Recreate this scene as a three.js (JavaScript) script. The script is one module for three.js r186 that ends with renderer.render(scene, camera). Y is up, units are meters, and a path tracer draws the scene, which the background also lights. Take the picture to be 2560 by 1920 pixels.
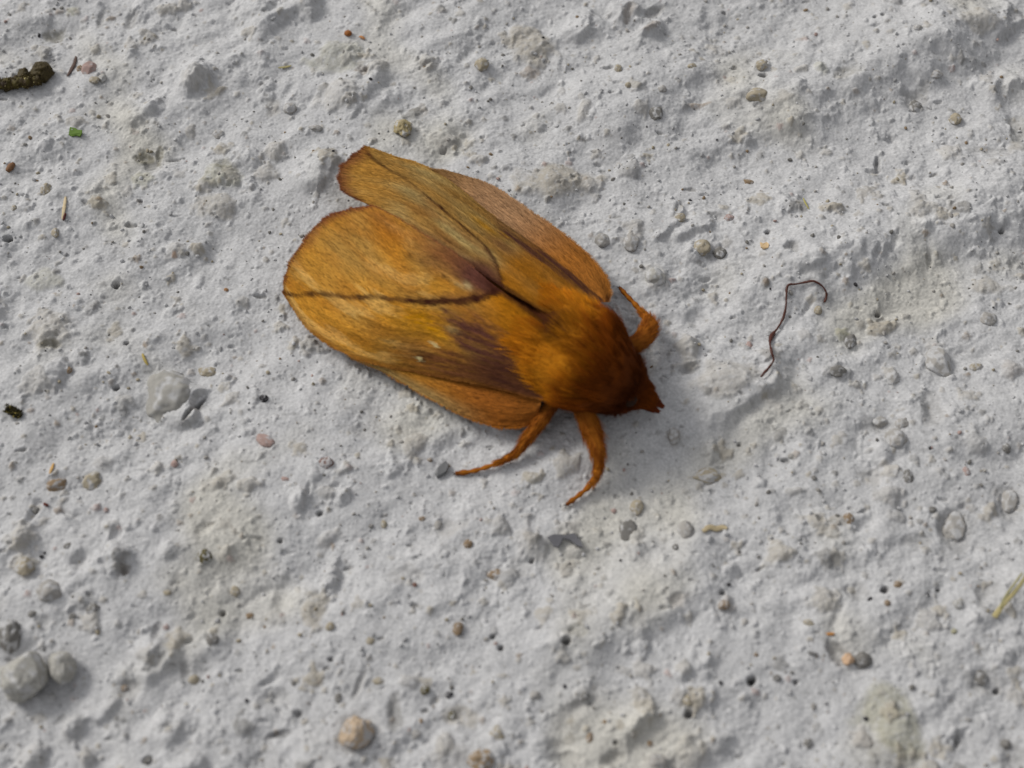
import * as THREE from 'three';
import { ImprovedNoise } from 'three/addons/math/ImprovedNoise.js';
import { mergeGeometries, mergeVertices } from 'three/addons/utils/BufferGeometryUtils.js';

// ---------------------------------------------------------------- camera, sky, sun, exposure
const W = 1024, H = 768, FOV = 28, PITCH = 62 * Math.PI / 180, DIST = 0.142;
const scene = new THREE.Scene();
const camera = new THREE.PerspectiveCamera(FOV, W / H, 0.004, 60);
camera.position.set(0, DIST * Math.sin(PITCH), DIST * Math.cos(PITCH));
camera.lookAt(0, 0, 0);
camera.focus = 0.151; camera.userData.fStop = 25;
camera.updateMatrixWorld();

const SUN = new THREE.Vector3(-0.80, 0.66, -0.50).normalize();
function makeSky() {                       // a plain veiled sky: brighter overhead and broadly round the sun
  const w = 256, h = 128, d = new Float32Array(w * h * 4);
  for (let j = 0; j < h; j++) for (let i = 0; i < w; i++) {
    const el = ((j + 0.5) / h - 0.5) * Math.PI, az = ((i + 0.5) / w) * 2 * Math.PI - Math.PI;
    const s = Math.max(0, Math.sin(el)), dir = new THREE.Vector3(Math.cos(el) * Math.cos(az), Math.sin(el), Math.cos(el) * Math.sin(az));
    const c = dir.dot(SUN), veil = Math.exp((c - 1) * 3.2);
    const L = 0.215 * (1 + 2 * s) / 3 + 0.38 * veil, k = (j * w + i) * 4;
    d[k] = L * (0.96 + 0.03 * veil); d[k + 1] = L * 0.985; d[k + 2] = L * (1.05 - 0.04 * veil); d[k + 3] = 1;
    if (el < 0) { d[k] = 0.10; d[k + 1] = 0.10; d[k + 2] = 0.098; }
  }
  const t = new THREE.DataTexture(d, w, h, THREE.RGBAFormat, THREE.FloatType);
  t.mapping = THREE.EquirectangularReflectionMapping; t.magFilter = t.minFilter = THREE.LinearFilter; t.needsUpdate = true;
  return t;
}
scene.background = scene.environment = makeSky();
const sun = new THREE.DirectionalLight(new THREE.Color(1, 0.975, 0.935), 1.22);
sun.position.copy(SUN).multiplyScalar(1); sun.target.position.set(0, 0, 0);
sun.castShadow = true; sun.shadow.radius = 38;
sun.shadow.mapSize.set(2048, 2048);
Object.assign(sun.shadow.camera, { left: -0.09, right: 0.09, top: 0.09, bottom: -0.09, near: 0.5, far: 1.5 });
scene.add(sun, sun.target);

const renderer = new THREE.WebGLRenderer({ antialias: true });
renderer.setSize(W, H);
renderer.toneMapping = THREE.LinearToneMapping;
renderer.toneMappingExposure = 2.02;
renderer.shadowMap.enabled = true; renderer.shadowMap.type = THREE.PCFSoftShadowMap;

// ---------------------------------------------------------------- helpers
const MM = 0.001;
function rng(seed) { let a = seed >>> 0; return () => { a |= 0; a = a + 0x6D2B79F5 | 0; let t = Math.imul(a ^ a >>> 15, 1 | a); t = t + Math.imul(t ^ t >>> 7, 61 | t) ^ t; return ((t ^ t >>> 14) >>> 0) / 4294967296; }; }
const R = rng(20240611), rr = (a, b) => a + (b - a) * R();
const clamp = (x, a = 0, b = 1) => Math.min(b, Math.max(a, x)), lerp = (a, b, t) => a + (b - a) * t;
const sm = (a, b, x) => { const t = clamp((x - a) / (b - a)); return t * t * (3 - 2 * t); };
const lin = c => { c /= 255; return c <= 0.04045 ? c / 12.92 : ((c + 0.055) / 1.055) ** 2.4; };
const rgb = (r, g, b, k = 0.86) => [lin(r) * k, lin(g) * k, lin(b) * k];     // a base colour from how it reads in daylight
const mix3 = (a, b, t) => [lerp(a[0], b[0], t), lerp(a[1], b[1], t), lerp(a[2], b[2], t)];
const mul3 = (a, k) => [a[0] * k, a[1] * k, a[2] * k];
const imp = new ImprovedNoise(), n3 = (x, y, z) => imp.noise(x, y, z);
const perm = new Uint8Array(512); { const p = [...Array(256).keys()], r = rng(7); for (let i = 255; i > 0; i--) { const j = Math.floor(r() * (i + 1)); [p[i], p[j]] = [p[j], p[i]]; } for (let i = 0; i < 512; i++) perm[i] = p[i & 255]; }
const GX = new Float32Array(256), GY = new Float32Array(256); for (let i = 0; i < 256; i++) { GX[i] = Math.cos(i * 0.2454369 * 7); GY[i] = Math.sin(i * 0.2454369 * 7); }
function n2(x, y) {                        // plain gradient noise, about -0.7 to 0.7
  const xf = Math.floor(x), yf = Math.floor(y), X = xf & 255, Y = yf & 255, u = x - xf, v = y - yf;
  const fu = u * u * u * (u * (u * 6 - 15) + 10), fv = v * v * v * (v * (v * 6 - 15) + 10);
  const a = perm[perm[X] + Y], b = perm[perm[X + 1] + Y], c = perm[perm[X] + Y + 1], d = perm[perm[X + 1] + Y + 1];
  const p = GX[a] * u + GY[a] * v, q = GX[b] * (u - 1) + GY[b] * v, r = GX[c] * u + GY[c] * (v - 1), s = GX[d] * (u - 1) + GY[d] * (v - 1);
  return lerp(lerp(p, q, fu), lerp(r, s, fu), fv);
}
// a spot of the photograph (in its 2560 x 1920 pixels) brought down to the height h (mm) above the slab
const cR = new THREE.Vector3(), cU = new THREE.Vector3(), cB = new THREE.Vector3(); camera.matrixWorld.extractBasis(cR, cU, cB);
const TV = Math.tan(FOV / 2 * Math.PI / 180), TH = TV * 4 / 3;
function spot(x, y, h = 0) {
  const d = cB.clone().multiplyScalar(-1).addScaledVector(cR, (x / 1280 - 1) * TH).addScaledVector(cU, (1 - y / 960) * TV);
  return camera.position.clone().addScaledVector(d, (h * MM - camera.position.y) / d.y).multiplyScalar(1000);   // mm
}
const mmPerPx = p => camera.position.clone().multiplyScalar(1000).sub(p).dot(cB) * 2 * TV / 1920;

const used = {};
function named(n) { const k = used[n] = (used[n] ?? -1) + 1; return k ? n + '_' + String(k).padStart(3, '0') : n; }
function mesh(name, g, m, parent) { const o = new THREE.Mesh(g, m); o.name = parent === scene || parent?.userData.kind === 'structure' ? named(name) : name; o.castShadow = o.receiveShadow = true; (parent ?? scene).add(o); return o; }
function tag(o, label, category, group) { Object.assign(o.userData, { label, category }); if (group) o.userData.group = group; return o; }
function thing(name, label, category, group) { const o = new THREE.Group(); o.name = named(name); scene.add(o); return tag(o, label, category, group); }
const mat = (o = {}) => new THREE.MeshPhysicalMaterial({ vertexColors: true, roughness: 0.95, metalness: 0, specularIntensity: 0.5, side: THREE.DoubleSide, ...o });
const M = { stone: mat({ roughness: 0.9 }), wing: mat({ roughness: 0.95, specularIntensity: 0.1, sheen: 0.35, sheenRoughness: 0.7, sheenColor: new THREE.Color(0.5, 0.36, 0.18) }), fur: mat({ roughness: 0.85, specularIntensity: 0.15 }), chitin: mat({ roughness: 0.5 }), plant: mat({ roughness: 0.7 }), slate: mat({ roughness: 0.35 }) };
const CEM = [0.440, 0.436, 0.432];
const PAL = {
  g: rgb(160, 156, 150), l: rgb(168, 165, 157), d: rgb(120, 117, 112), t: rgb(161, 151, 131), b: rgb(136, 116, 92), p: rgb(168, 144, 136),
  o: rgb(160, 118, 78), k: rgb(58, 56, 58), m: rgb(92, 84, 52), y: rgb(162, 158, 128), r: rgb(116, 82, 70), c: CEM, f: rgb(158, 155, 148),
};

// ---------------------------------------------------------------- the concrete: one sheet, its relief in the geometry
const STEP = 0.104, X0 = -58, X1 = 58, Z0 = -50, Z1 = 39.5;
function axis(a, b) {
  const inner = []; for (let x = a; x <= b + 1e-6; x += STEP) inner.push(x);
  const lo = [], hi = []; let s = STEP, p = a, q = inner[inner.length - 1];
  while (p > -1400) { s *= 1.16; p -= s; q += s; lo.unshift(p); hi.push(q); }
  return [[...lo, ...inner, ...hi], lo.length, inner.length];
}
const [xs, ix0, nxi] = axis(X0, X1), [zs, iz0, nzi] = axis(Z0, Z1), NX = xs.length, NZ = zs.length;
const HT = new Float32Array(NX * NZ), COL = new Float32Array(NX * NZ * 3);
const ca = Math.cos(0.62), sa = Math.sin(0.62);
for (let j = 0; j < NZ; j++) for (let i = 0; i < NX; i++) {
  const x = xs[i], z = zs[j], k = j * NX + i, out = Math.max(0, Math.abs(x) - 60, Math.abs(z) - 52), far = 1 / (1 + out * 0.05);
  const a = x * ca - z * sa, b = x * sa + z * ca;           // a runs up to the right, b down to the right
  const w1 = n2(x * 0.21 + 9, z * 0.21) * 2.2, w2 = n2(x * 0.21, z * 0.21 + 31) * 2.2;
  let h = n2(a / 26 + 3, b / 12) * 1.3 + n2((a + w1) / 13 + 50, (b + w2) / 6.5) * 1.05;
  const m = n2((a + w1) / 6.2, (b + w2) / 4.0 + 17); h += m * 0.5 - Math.abs(n2((x + w2) / 4.4 + 8, (z + w1) / 3.6)) * 0.30;
  if (out < 30) {
    const q = 0.65 + 0.7 * sm(-0.25, 0.3, n2(x / 15 + 40, z / 15));
    h += q * (n2(a / 3.2 + 14, b / 2.2) * 0.42 + n2((a + w1 * 0.3) / 1.8, (b + w2 * 0.3) / 1.4) * 0.17 + n2(x / 0.95 + 77, z / 0.85) * 0.09 + n2(x / 0.5, z / 0.42 + 9) * 0.08);
    h += n2(x / 0.27 + 5, z / 0.24) * 0.05;
  }
  if (out < 4) h += (R() - 0.5) * 0.06;
  HT[k] = h * far * 0.8;
  // the paste: pale, in places yellowed, in places bluish, with fine darker sand in it
  const wt = n2(x / 17 + 21, z / 17) + 0.5 * n2(x / 6 + 2, z / 6 + 13), ws = n2(x / 2.3, z / 2.3 + 3) * 0.5 + n2(x / 0.9 + 12, z / 0.9) * 0.5;
  const warm = sm(0.10, 0.55, wt), sp = n2(x / 0.22 + 4, z / 0.2 + 8);
  const g = 1 + ws * 0.22 + sp * 0.22 - 0.24 * sm(0.22, 0.5, n2(x / 0.75 + 90, z / 0.6)) * sm(-0.2, 0.3, n2(x / 5, z / 5 + 44)) + n2(x / 30, z / 30 + 60) * 0.06 + (R() - 0.5) * 0.2 + n2(x / 0.42 + 33, z / 0.36 + 7) * 0.10;
  COL[k * 3] = CEM[0] * g * (1 + 0.01 * warm); COL[k * 3 + 1] = CEM[1] * g * (1 - 0.015 * warm); COL[k * 3 + 2] = CEM[2] * g * (1 - 0.10 * warm);
}
// one round or lengthwise lump (h > 0) or hollow (h < 0), outline broken by noise; tint is mixed in over it
function lump(x, z, rx, rz, rot, h, tint, amount = 0.6, sharp = 1.6, rough = 0.55) {
  if (h < 0 && rx + rz > 1.1) { rx *= 1.35; rz *= 1.35; sharp = 2.2; h *= 0.8; }
  const ext = Math.max(rx, rz) * 1.5, c = Math.cos(rot), s = Math.sin(rot), sd = (x * 7.13 + z * 3.7) % 50;
  const i0 = Math.max(0, Math.ceil((x - ext - X0) / STEP)), i1 = Math.min(nxi - 1, Math.floor((x + ext - X0) / STEP));
  const j0 = Math.max(0, Math.ceil((z - ext - Z0) / STEP)), j1 = Math.min(nzi - 1, Math.floor((z + ext - Z0) / STEP));
  const rm = Math.max(rx, rz);
  for (let j = j0; j <= j1; j++) for (let i = i0; i <= i1; i++) {
    const dx = X0 + i * STEP - x, dz = Z0 + j * STEP - z, u = (dx * c + dz * s) / rx, v = (-dx * s + dz * c) / rz;
    const t = Math.sqrt(u * u + v * v) * (1 + rough * (1.3 * n2(dx / rm * 1.3 + sd, dz / rm * 1.3 + sd * 2) + 0.4 * n2(dx / rm * 3.4 + sd, dz / rm * 3.4))); if (t >= 1) continue;
    const k = (j + iz0) * NX + i + ix0, f = (1 - t * t) ** sharp;
    HT[k] += h * f * (1 + 0.25 * n2(dx / rm * 4 + sd, dz / rm * 4));
    if (tint) { const w = amount * sm(0, 0.4, 1 - t) * clamp(1 + 1.1 * n2(dx * 1.9 + sd, dz * 1.9) + 0.8 * n2(dx * 5, dz * 5 + sd)), q = k * 3; for (let e = 0; e < 3; e++) COL[q + e] = lerp(COL[q + e], tint[e], clamp(w)); }
  }
}
// a step: rises slowly from the upper left and falls away steeply to the lower right of the line a-b
function step(x0, y0, x1, y1, h, wide, drop) {
  const a = spot(x0, y0), b = spot(x1, y1), L = Math.hypot(b.x - a.x, b.z - a.z), ux = (b.x - a.x) / L, uz = (b.z - a.z) / L; let nx = -uz, nz = ux;
  if (nx + nz < 0) { nx = -nx; nz = -nz; }
  for (let j = 0; j < nzi; j++) for (let i = 0; i < nxi; i++) {
    const dx = X0 + i * STEP - a.x, dz = Z0 + j * STEP - a.z, al = (dx * ux + dz * uz) / L; if (al < -0.2 || al > 1.2) continue;
    const s = dx * nx + dz * nz + 1.7 * n2(dx / 3.1 + x0, dz / 3.1) + 0.45 * n2(dx / 1.1, dz / 1.1 + y0);
    if (s < -wide || s > drop) continue;
    const f = s < 0 ? sm(-wide, 0, s) : 1 - sm(0, drop, s);
    HT[(j + iz0) * NX + i + ix0] += h * f * sm(-0.2, 0.15, al) * (1 - sm(0.85, 1.2, al));
  }
}
const pxLump = (x, y, rx, ry, rot, h, tint, amount, sharp, rough) => { const p = spot(x, y), k = mmPerPx(p); lump(p.x, p.z, rx * k, ry * k * 1.1, rot * Math.PI / 180, h, tint, amount, sharp, rough); };
// broad steps and folds
for (const s of [
  [640, 85, 800, 5, 1.3, 5, 1.6], [1880, 300, 2440, 60, 1.9, 11, 6], [1930, 690, 2600, 450, 2.0, 11, 6.5], [1500, 330, 1760, 170, 0.9, 9, 5], [1350, 1600, 1800, 1430, 0.9, 9, 6],
  [860, 270, 960, 185, 0.9, 4.5, 1.8], [1420, 95, 1490, 40, 0.8, 2.5, 1.2], [1545, 50, 1590, 15, 0.9, 2, 1], [1600, 95, 1655, 60, 0.7, 2, 1], [1640, 600, 1700, 520, 0.6, 2, 1],
  [1770, 1055, 1900, 990, 0.9, 4.5, 1.3], [1900, 990, 1945, 945, 0.8, 3, 1.2], [1960, 1420, 2240, 1330, 0.8, 6, 2.6], [2480, 250, 2540, 200, 0.7, 3, 1.4], [2470, 85, 2540, 40, 0.9, 3, 1.4],
  [760, 470, 840, 400, 1.0, 4, 1.4], [445, 1060, 505, 975, 1.0, 5, 0.5], [360, 1705, 420, 1610, 0.9, 3, 1.4], [405, 1860, 470, 1790, 0.5, 2, 1], [230, 1800, 290, 1740, 0.5, 2, 1],
  [1690, 600, 1760, 540, 0.6, 2.4, 1.2], [1985, 690, 2040, 650, 0.5, 2, 1.2], [2140, 660, 2200, 620, 0.6, 2, 1.1], [1560, 1860, 1650, 1780, 0.6, 2.4, 1.2], [1690, 1700, 1760, 1620, 0.5, 2, 1.2], [320, 310, 400, 240, 0.6, 3, 1.3], [460, 235, 530, 180, 0.8, 4, 1.5],
]) step(...s);
// lumps under a skin of cement, worn rough patches, hollows: x, y, rx, ry (pixels), turn, height in mm, tint
for (const [x, y, rx, ry, rot, h, tint, am] of [
  [640, 20, 70, 55, -30, 1.0], [850, 145, 75, 62, -20, 0.7, 'y', 0.35], [850, 240, 60, 50, 0, 0.7, 't', 0.2], [1330, 110, 62, 70, 0, 0.8, 't', 0.55], [1325, 178, 30, 18, -10, 0.3, 'b', 0.5], [1400, 455, 95, 55, -8, 0.7, 't', 0.6],
  [1575, 430, 40, 24, -20, 0.5, 'd', 0.4], [1455, 290, 18, 40, 15, 0.5, 't', 0.3], [490, 205, 44, 34, 0, 1.1, 't', 0.2], [385, 268, 26, 34, 20, 0.6], [355, 440, 32, 28, 0, 0.3, 'y', 0.4], [550, 430, 60, 46, -20, 0.4, 'y', 0.45], [620, 395, 40, 30, 0, 0.6],
  [105, 122, 24, 20, 0, 0.5, 't', 0.3], [130, 78, 24, 18, 0, -0.5, 'm', 0.5], [325, 40, 14, 26, 10, -0.5, 'd', 0.4], [247, 42, 9, 26, 5, -0.4, 'd', 0.4], [275, 33, 14, 9, 0, 0.2, 'b', 0.6], [147, 25, 14, 8, 0, 0.2, 'b', 0.5], [180, 20, 16, 13, 0, 0.2, 'y', 0.5],
  [355, 385, 20, 16, 0, -0.5, 'm', 0.6], [372, 402, 16, 14, 0, -0.4, 'k', 0.4], [394, 378, 10, 24, 0, -0.35, 'm', 0.5], [420, 20, 34, 16, 0, 0.4, 't', 0.4], [560, 412, 26, 20, 0, -0.4, 'm', 0.35],
  [945, 172, 32, 28, 0, 0.7, 't', 0.25], [1068, 165, 28, 26, 0, 0.6, 't', 0.2], [1175, 130, 60, 14, -55, -0.4], [905, 182, 16, 12, 0, -0.4, 'b', 0.4], [690, 375, 34, 34, 0, 0.7, 't', 0.3], [665, 425, 34, 30, 0, 0.5, 't', 0.3], [680, 265, 16, 26, 0, -0.3, 'g', 0.6], [1050, 280, 22, 14, 10, -0.2, 'g', 0.8],
  [1115, 360, 46, 26, 20, 0.5, 'g', 0.4], [1195, 400, 30, 20, 0, 0.5, 't', 0.3], [1160, 345, 18, 14, 0, -0.4], [1640, 25, 34, 13, -30, -0.9, 'd', 0.4], [1570, 30, 13, 24, 25, -0.8, 'b', 0.35], [1480, 60, 24, 14, -35, -0.5], [1625, 78, 30, 12, -30, 0.5, 'b', 0.4], [1690, 145, 46, 24, 0, 0.3],
  [1770, 55, 24, 40, 0, -0.5], [1795, 130, 34, 20, 0, 0.4, 'g', 0.3], [1900, 280, 20, 12, 0, -0.6, 'k', 0.3], [1745, 268, 34, 9, -8, 0.25, 'b', 0.6], [1865, 350, 20, 14, 0, 0.6], [2530, 52, 20, 26, 30, -0.8, 'k', 0.25], [2290, 250, 30, 24, 0, -0.4, 'd', 0.4],
  [2195, 405, 7, 22, 5, -0.9, 'k', 0.3], [2185, 428, 20, 7, 0, -0.5], [2500, 220, 15, 34, 35, -0.7], [2110, 205, 30, 18, -30, -0.5, 'm', 0.3], [2045, 190, 18, 24, 0, 0.5, 'y', 0.3], [2000, 190, 20, 12, 0, 0.4, 't', 0.3], [2440, 75, 60, 36, 0, 0.5, 't', 0.35], [2545, 330, 20, 40, 20, -0.5, 'm', 0.3], [2230, 345, 16, 14, 0, -0.5], [2370, 390, 36, 30, 0, 0.5, 't', 0.3],
  [130, 828, 62, 56, 0, 0.9, 't', 0.35], [130, 868, 32, 9, 0, -0.6, 'm', 0.5], [437, 622, 26, 30, 10, 0.5, 't', 0.2], [436, 637, 9, 9, 0, 0.1, 'o', 0.6], [545, 510, 60, 50, 0, 0.4, 't', 0.4], [110, 700, 50, 36, 0, 0.4, 'y', 0.3], [380, 845, 50, 26, 0, 0.5], [30, 770, 30, 40, 0, -0.5], [135, 940, 44, 48, 0, 1.0],
  [486, 1020, 6, 40, 32, -1.5, 'k', 0.5], [450, 948, 9, 18, 20, -0.6, 'd', 0.5], [310, 1000, 26, 20, 0, 0.4, 't', 0.2], [215, 507, 11, 9, 0, -0.3, 'k', 0.5], [580, 700, 40, 34, 0, -0.3],
  [60, 1345, 42, 34, 0, 0.9, 't', 0.35], [65, 1412, 34, 30, 0, 0.6, 't', 0.5], [205, 1400, 20, 30, 15, -0.9], [300, 1400, 42, 40, -25, 1.0], [315, 1432, 18, 12, -45, -0.7, 'b', 0.4], [300, 1340, 16, 26, 25, -0.5], [280, 1320, 26, 22, 0, 0.5, 'g', 0.3], [395, 1172, 26, 16, -25, 0.5, 't', 0.3], [175, 1290, 30, 5, 28, -0.5], [430, 1380, 40, 26, -35, 0.5], [85, 1290, 12, 30, 15, -0.5], [510, 1320, 18, 26, 20, -0.5], [260, 1160, 34, 22, 20, 0.3, 'g', 0.4],
  [855, 1245, 28, 24, 40, 0.6], [748, 1255, 32, 36, 0, 0.7], [770, 1245, 6, 34, 5, -0.4], [820, 1345, 40, 16, -25, 0.4, 'g', 0.4], [1250, 1315, 30, 30, -30, 0.7, 'g', 0.5], [1120, 1320, 34, 22, -20, -0.3, 'g', 0.4], [1015, 1440, 40, 24, 0, -0.4, 'g', 0.3], [900, 1080, 30, 20, 0, -0.4, 'd', 0.3], [860, 1420, 24, 40, 15, -0.5], [1270, 1445, 34, 26, 0, 0.4, 'd', 0.4],
  [1690, 1090, 28, 26, 0, 0.6, 'g', 0.4], [1780, 1125, 22, 30, 10, 0.7], [1900, 1205, 22, 20, 0, 0.5], [1340, 1080, 50, 22, 0, 0.2], [1440, 1380, 34, 20, -30, 0.4, 'g', 0.4], [1300, 1420, 36, 24, 0, -0.5, 'd', 0.3], [1830, 1425, 26, 20, 0, 0.5], [1815, 955, 100, 52, -12, 0.7, 't', 0.3], [1640, 695, 34, 34, 0, 0.5, 't', 0.2], [1740, 790, 50, 26, -40, -0.5], [1720, 925, 30, 12, -15, -0.6, 'd', 0.3], [1790, 545, 20, 12, 0, -0.4, 'd', 0.3], [1695, 525, 10, 20, 20, -0.7, 'd', 0.3],
]) pxLump(x, y, rx, ry, rot, h, tint && PAL[tint], am);
for (const [x, y, rx, ry, rot, h, tint, am] of [
  [2110, 832, 26, 16, 0, 0.3, 'y', 0.6], [2150, 870, 34, 20, 0, -0.5], [2095, 930, 38, 26, 0, 0.6, 'd', 0.3], [2020, 770, 10, 22, 30, -0.4], [2185, 650, 9, 20, 30, -0.7], [2232, 622, 10, 20, 20, -0.6], [2322, 652, 9, 20, 10, -0.6], [2470, 715, 50, 26, 0, 0.3, 't', 0.4], [2530, 925, 34, 26, 0, 0.6, 'b', 0.25], [2300, 545, 44, 24, -20, 0.4, 't', 0.3], [2080, 528, 28, 20, -20, 0.5, 'g', 0.4], [1975, 638, 16, 16, 0, -0.6, 'd', 0.4],
  [2330, 1025, 24, 50, 5, -0.7, 'd', 0.3], [2195, 1060, 34, 22, 0, -0.4, 'd', 0.3], [2440, 1110, 40, 34, 0, 0.5, 'g', 0.3], [2180, 1190, 26, 22, 0, -0.4, 'g', 0.4], [2240, 1295, 26, 20, 0, 0.4, 'g', 0.4], [2150, 1320, 40, 14, -35, -0.5], [1990, 1230, 34, 12, 0, 0.3, 'g', 0.5], [1930, 1140, 30, 44, 20, -0.5], [1945, 1390, 40, 30, 0, 0.5, 't', 0.5], [2050, 1300, 14, 12, 0, -0.4, 'k', 0.3], [1960, 1148, 16, 9, 20, -0.6, 'k', 0.4],
  [2060, 1505, 42, 38, 0, 0.5, 't', 0.4], [2140, 1480, 30, 20, -20, -0.6, 'd', 0.3], [2090, 1630, 30, 20, 40, -0.8, 'd', 0.5], [2460, 1490, 22, 34, 20, -0.6, 'd', 0.3], [2465, 1710, 44, 26, 20, -0.5, 'd', 0.3], [2230, 1790, 80, 130, -12, 0.2, 'y', 0.5], [2225, 1890, 70, 50, 0, 0.3, 'm', 0.32], [2155, 1845, 30, 26, 0, 0.5, 'b', 0.25], [2390, 1830, 34, 14, -30, 0.4], [2395, 1850, 8, 24, 15, -0.7, 'd', 0.3], [2540, 1900, 40, 40, 0, -0.6, 'd', 0.3],
  [180, 1815, 42, 36, 0, 0.9, 'g', 0.2], [75, 1900, 52, 42, 0, 1.0, 'g', 0.3], [400, 1645, 22, 52, 20, -0.8, 'd', 0.25], [470, 1600, 24, 6, -12, -0.4], [375, 1655, 14, 10, 0, 0.4, 't', 0.3], [320, 1720, 26, 20, -30, -0.4, 'd', 0.3], [470, 1925, 54, 40, 0, 0.9], [215, 1905, 22, 28, 0, 0.6, 'g', 0.3], [410, 1790, 40, 26, -20, 0.6], [460, 1670, 12, 20, 0, -0.4, 'd', 0.3], [390, 1575, 14, 22, 0, -0.5, 'd', 0.3], [110, 1560, 18, 20, 0, -0.6, 'd', 0.2], [205, 1500, 40, 30, 0, 0.4, 'd', 0.2],
  [825, 1455, 30, 40, 5, 0.8], [705, 1480, 24, 60, 20, -0.5], [680, 1540, 40, 26, 0, 0.4, 'g', 0.4], [790, 1535, 24, 22, 0, -0.3, 'd', 0.3], [670, 1700, 34, 9, -25, -0.5], [680, 1740, 34, 22, 0, -0.6, 'd', 0.2], [690, 1832, 34, 9, -15, -0.8, 'k', 0.5], [745, 1782, 16, 10, 10, -0.7, 'k', 0.4], [660, 1900, 40, 30, 20, -0.8, 'k', 0.2], [985, 1785, 18, 42, 0, -0.4, 'd', 0.6], [1025, 1702, 34, 20, 0, 0.4, 'g', 0.5], [1150, 1785, 40, 22, 0, -0.3, 't', 0.4], [895, 1715, 9, 34, 20, -0.4, 'd', 0.3], [1120, 1890, 60, 40, 0, 0.4, 'g', 0.4],
  [1440, 1770, 26, 60, 40, -0.6, 'g', 0.3], [1460, 1735, 32, 26, 0, 0.6], [1590, 1815, 46, 30, -35, 0.7], [1640, 1920, 44, 40, 0, 0.8, 'g', 0.5], [1750, 1640, 20, 34, 20, -0.5], [1815, 1515, 26, 20, -30, 0.5, 'b', 0.25], [1690, 1510, 24, 18, 0, -0.5, 'b', 0.2], [1415, 1895, 34, 18, 0, -0.7, 'd', 0.2], [1530, 1895, 34, 16, -15, -0.7, 'd', 0.2], [1350, 1860, 40, 44, 0, 0.4], [1720, 1755, 18, 18, 0, -0.4, 't', 0.4], [1880, 1700, 12, 9, 0, -0.6, 'k', 0.5], [1590, 1560, 20, 20, 0, -0.3, 'd', 0.3], [1440, 1580, 26, 16, 0, -0.3, 'm', 0.3],
  [120, 1720, 110, 74, 0, -0.9], [910, 1850, 60, 50, 0, -0.5], [2386, 1322, 46, 56, 20, -0.9, 'd', 0.3], [2524, 1256, 36, 46, 20, -0.9, 'd', 0.3], [2345, 912, 54, 58, 0, -0.4],
]) pxLump(x, y, rx, ry, rot, h, tint && PAL[tint], am);
// sand in the paste: many small rounded grains and bubbles that nobody placed, thicker in some parts than in others
for (let n = 0; n < 700; n++) {
  const x = rr(X0, X1), z = rr(Z0, Z1); if (R() > 0.35 + 1.5 * clamp(n2(x / 12 + 70, z / 12) + 0.3)) continue;
  const r = rr(0.45, 1.15) * (R() < 0.12 ? 1.6 : 1), t = R();
  lump(x, z, r, r * rr(0.6, 1.2), rr(0, 3.1), r * rr(0.18, 0.42), t < 0.36 ? mix3(PAL.g, PAL.t, R()) : t < 0.46 ? PAL.d : t < 0.6 ? PAL.t : null, rr(0.3, 0.7), rr(1.2, 2.0), 0.75);
}
for (let n = 0; n < 60; n++) { const x = rr(X0, X1), z = rr(Z0, Z1), r = rr(0.35, 1.0); lump(x, z, r * rr(1, 2), r * rr(0.5, 0.9), -0.5 + rr(-0.7, 0.7), -r * rr(0.2, 0.5), R() < 0.25 ? PAL.d : null, 0.3, 1.6, 0.8); }
for (let n = 0; n < 8500; n++) {
  const x = rr(X0, X1), z = rr(Z0, Z1), r = 0.15 + 0.32 * R() ** 2.4, t = R();
  lump(x, z, r, r * rr(0.6, 1.1), rr(0, 3.1), r * rr(0.25, 0.6), t < 0.24 ? mix3(PAL.g, PAL.t, R()) : t < 0.31 ? PAL.d : t < 0.335 ? PAL.b : t < 0.35 ? PAL.p : null, rr(0.25, 0.7), 1.2, 0.6);
}
for (let n = 0; n < 700; n++) { const x = rr(X0, X1), z = rr(Z0, Z1), r = 0.11 + 0.2 * R() ** 3; lump(x, z, r * rr(1, 2.4), r * 0.8, rr(-0.5, 0.5), -r * rr(0.5, 1.4), R() < 0.5 ? PAL.d : null, 0.5, 0.9, 0.6); }
// the blowholes one can point at
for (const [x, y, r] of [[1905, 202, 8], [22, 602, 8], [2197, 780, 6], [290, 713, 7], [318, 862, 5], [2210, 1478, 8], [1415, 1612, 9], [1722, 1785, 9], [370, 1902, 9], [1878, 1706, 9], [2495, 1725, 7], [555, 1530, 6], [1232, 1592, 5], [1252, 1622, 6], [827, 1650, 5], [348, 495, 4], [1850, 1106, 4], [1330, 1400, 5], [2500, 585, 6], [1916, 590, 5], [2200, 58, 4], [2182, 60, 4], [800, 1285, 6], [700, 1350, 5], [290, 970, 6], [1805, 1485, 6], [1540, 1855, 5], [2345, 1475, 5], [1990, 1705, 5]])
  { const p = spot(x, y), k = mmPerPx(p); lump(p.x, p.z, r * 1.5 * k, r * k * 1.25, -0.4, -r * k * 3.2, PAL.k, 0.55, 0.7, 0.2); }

function hAt(x, z) {                       // mm
  const u = clamp((x - X0) / STEP, 0, nxi - 2), v = clamp((z - Z0) / STEP, 0, nzi - 2), i = Math.floor(u), j = Math.floor(v), k = (j + iz0) * NX + i + ix0, a = u - i, b = v - j;
  return lerp(lerp(HT[k], HT[k + 1], a), lerp(HT[k + NX], HT[k + NX + 1], a), b);
}
function onGround(x, y, up = 0) { let p = spot(x, y, 0); for (let n = 0; n < 4; n++) p = spot(x, y, hAt(p.x, p.z) + up); return p; }

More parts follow.
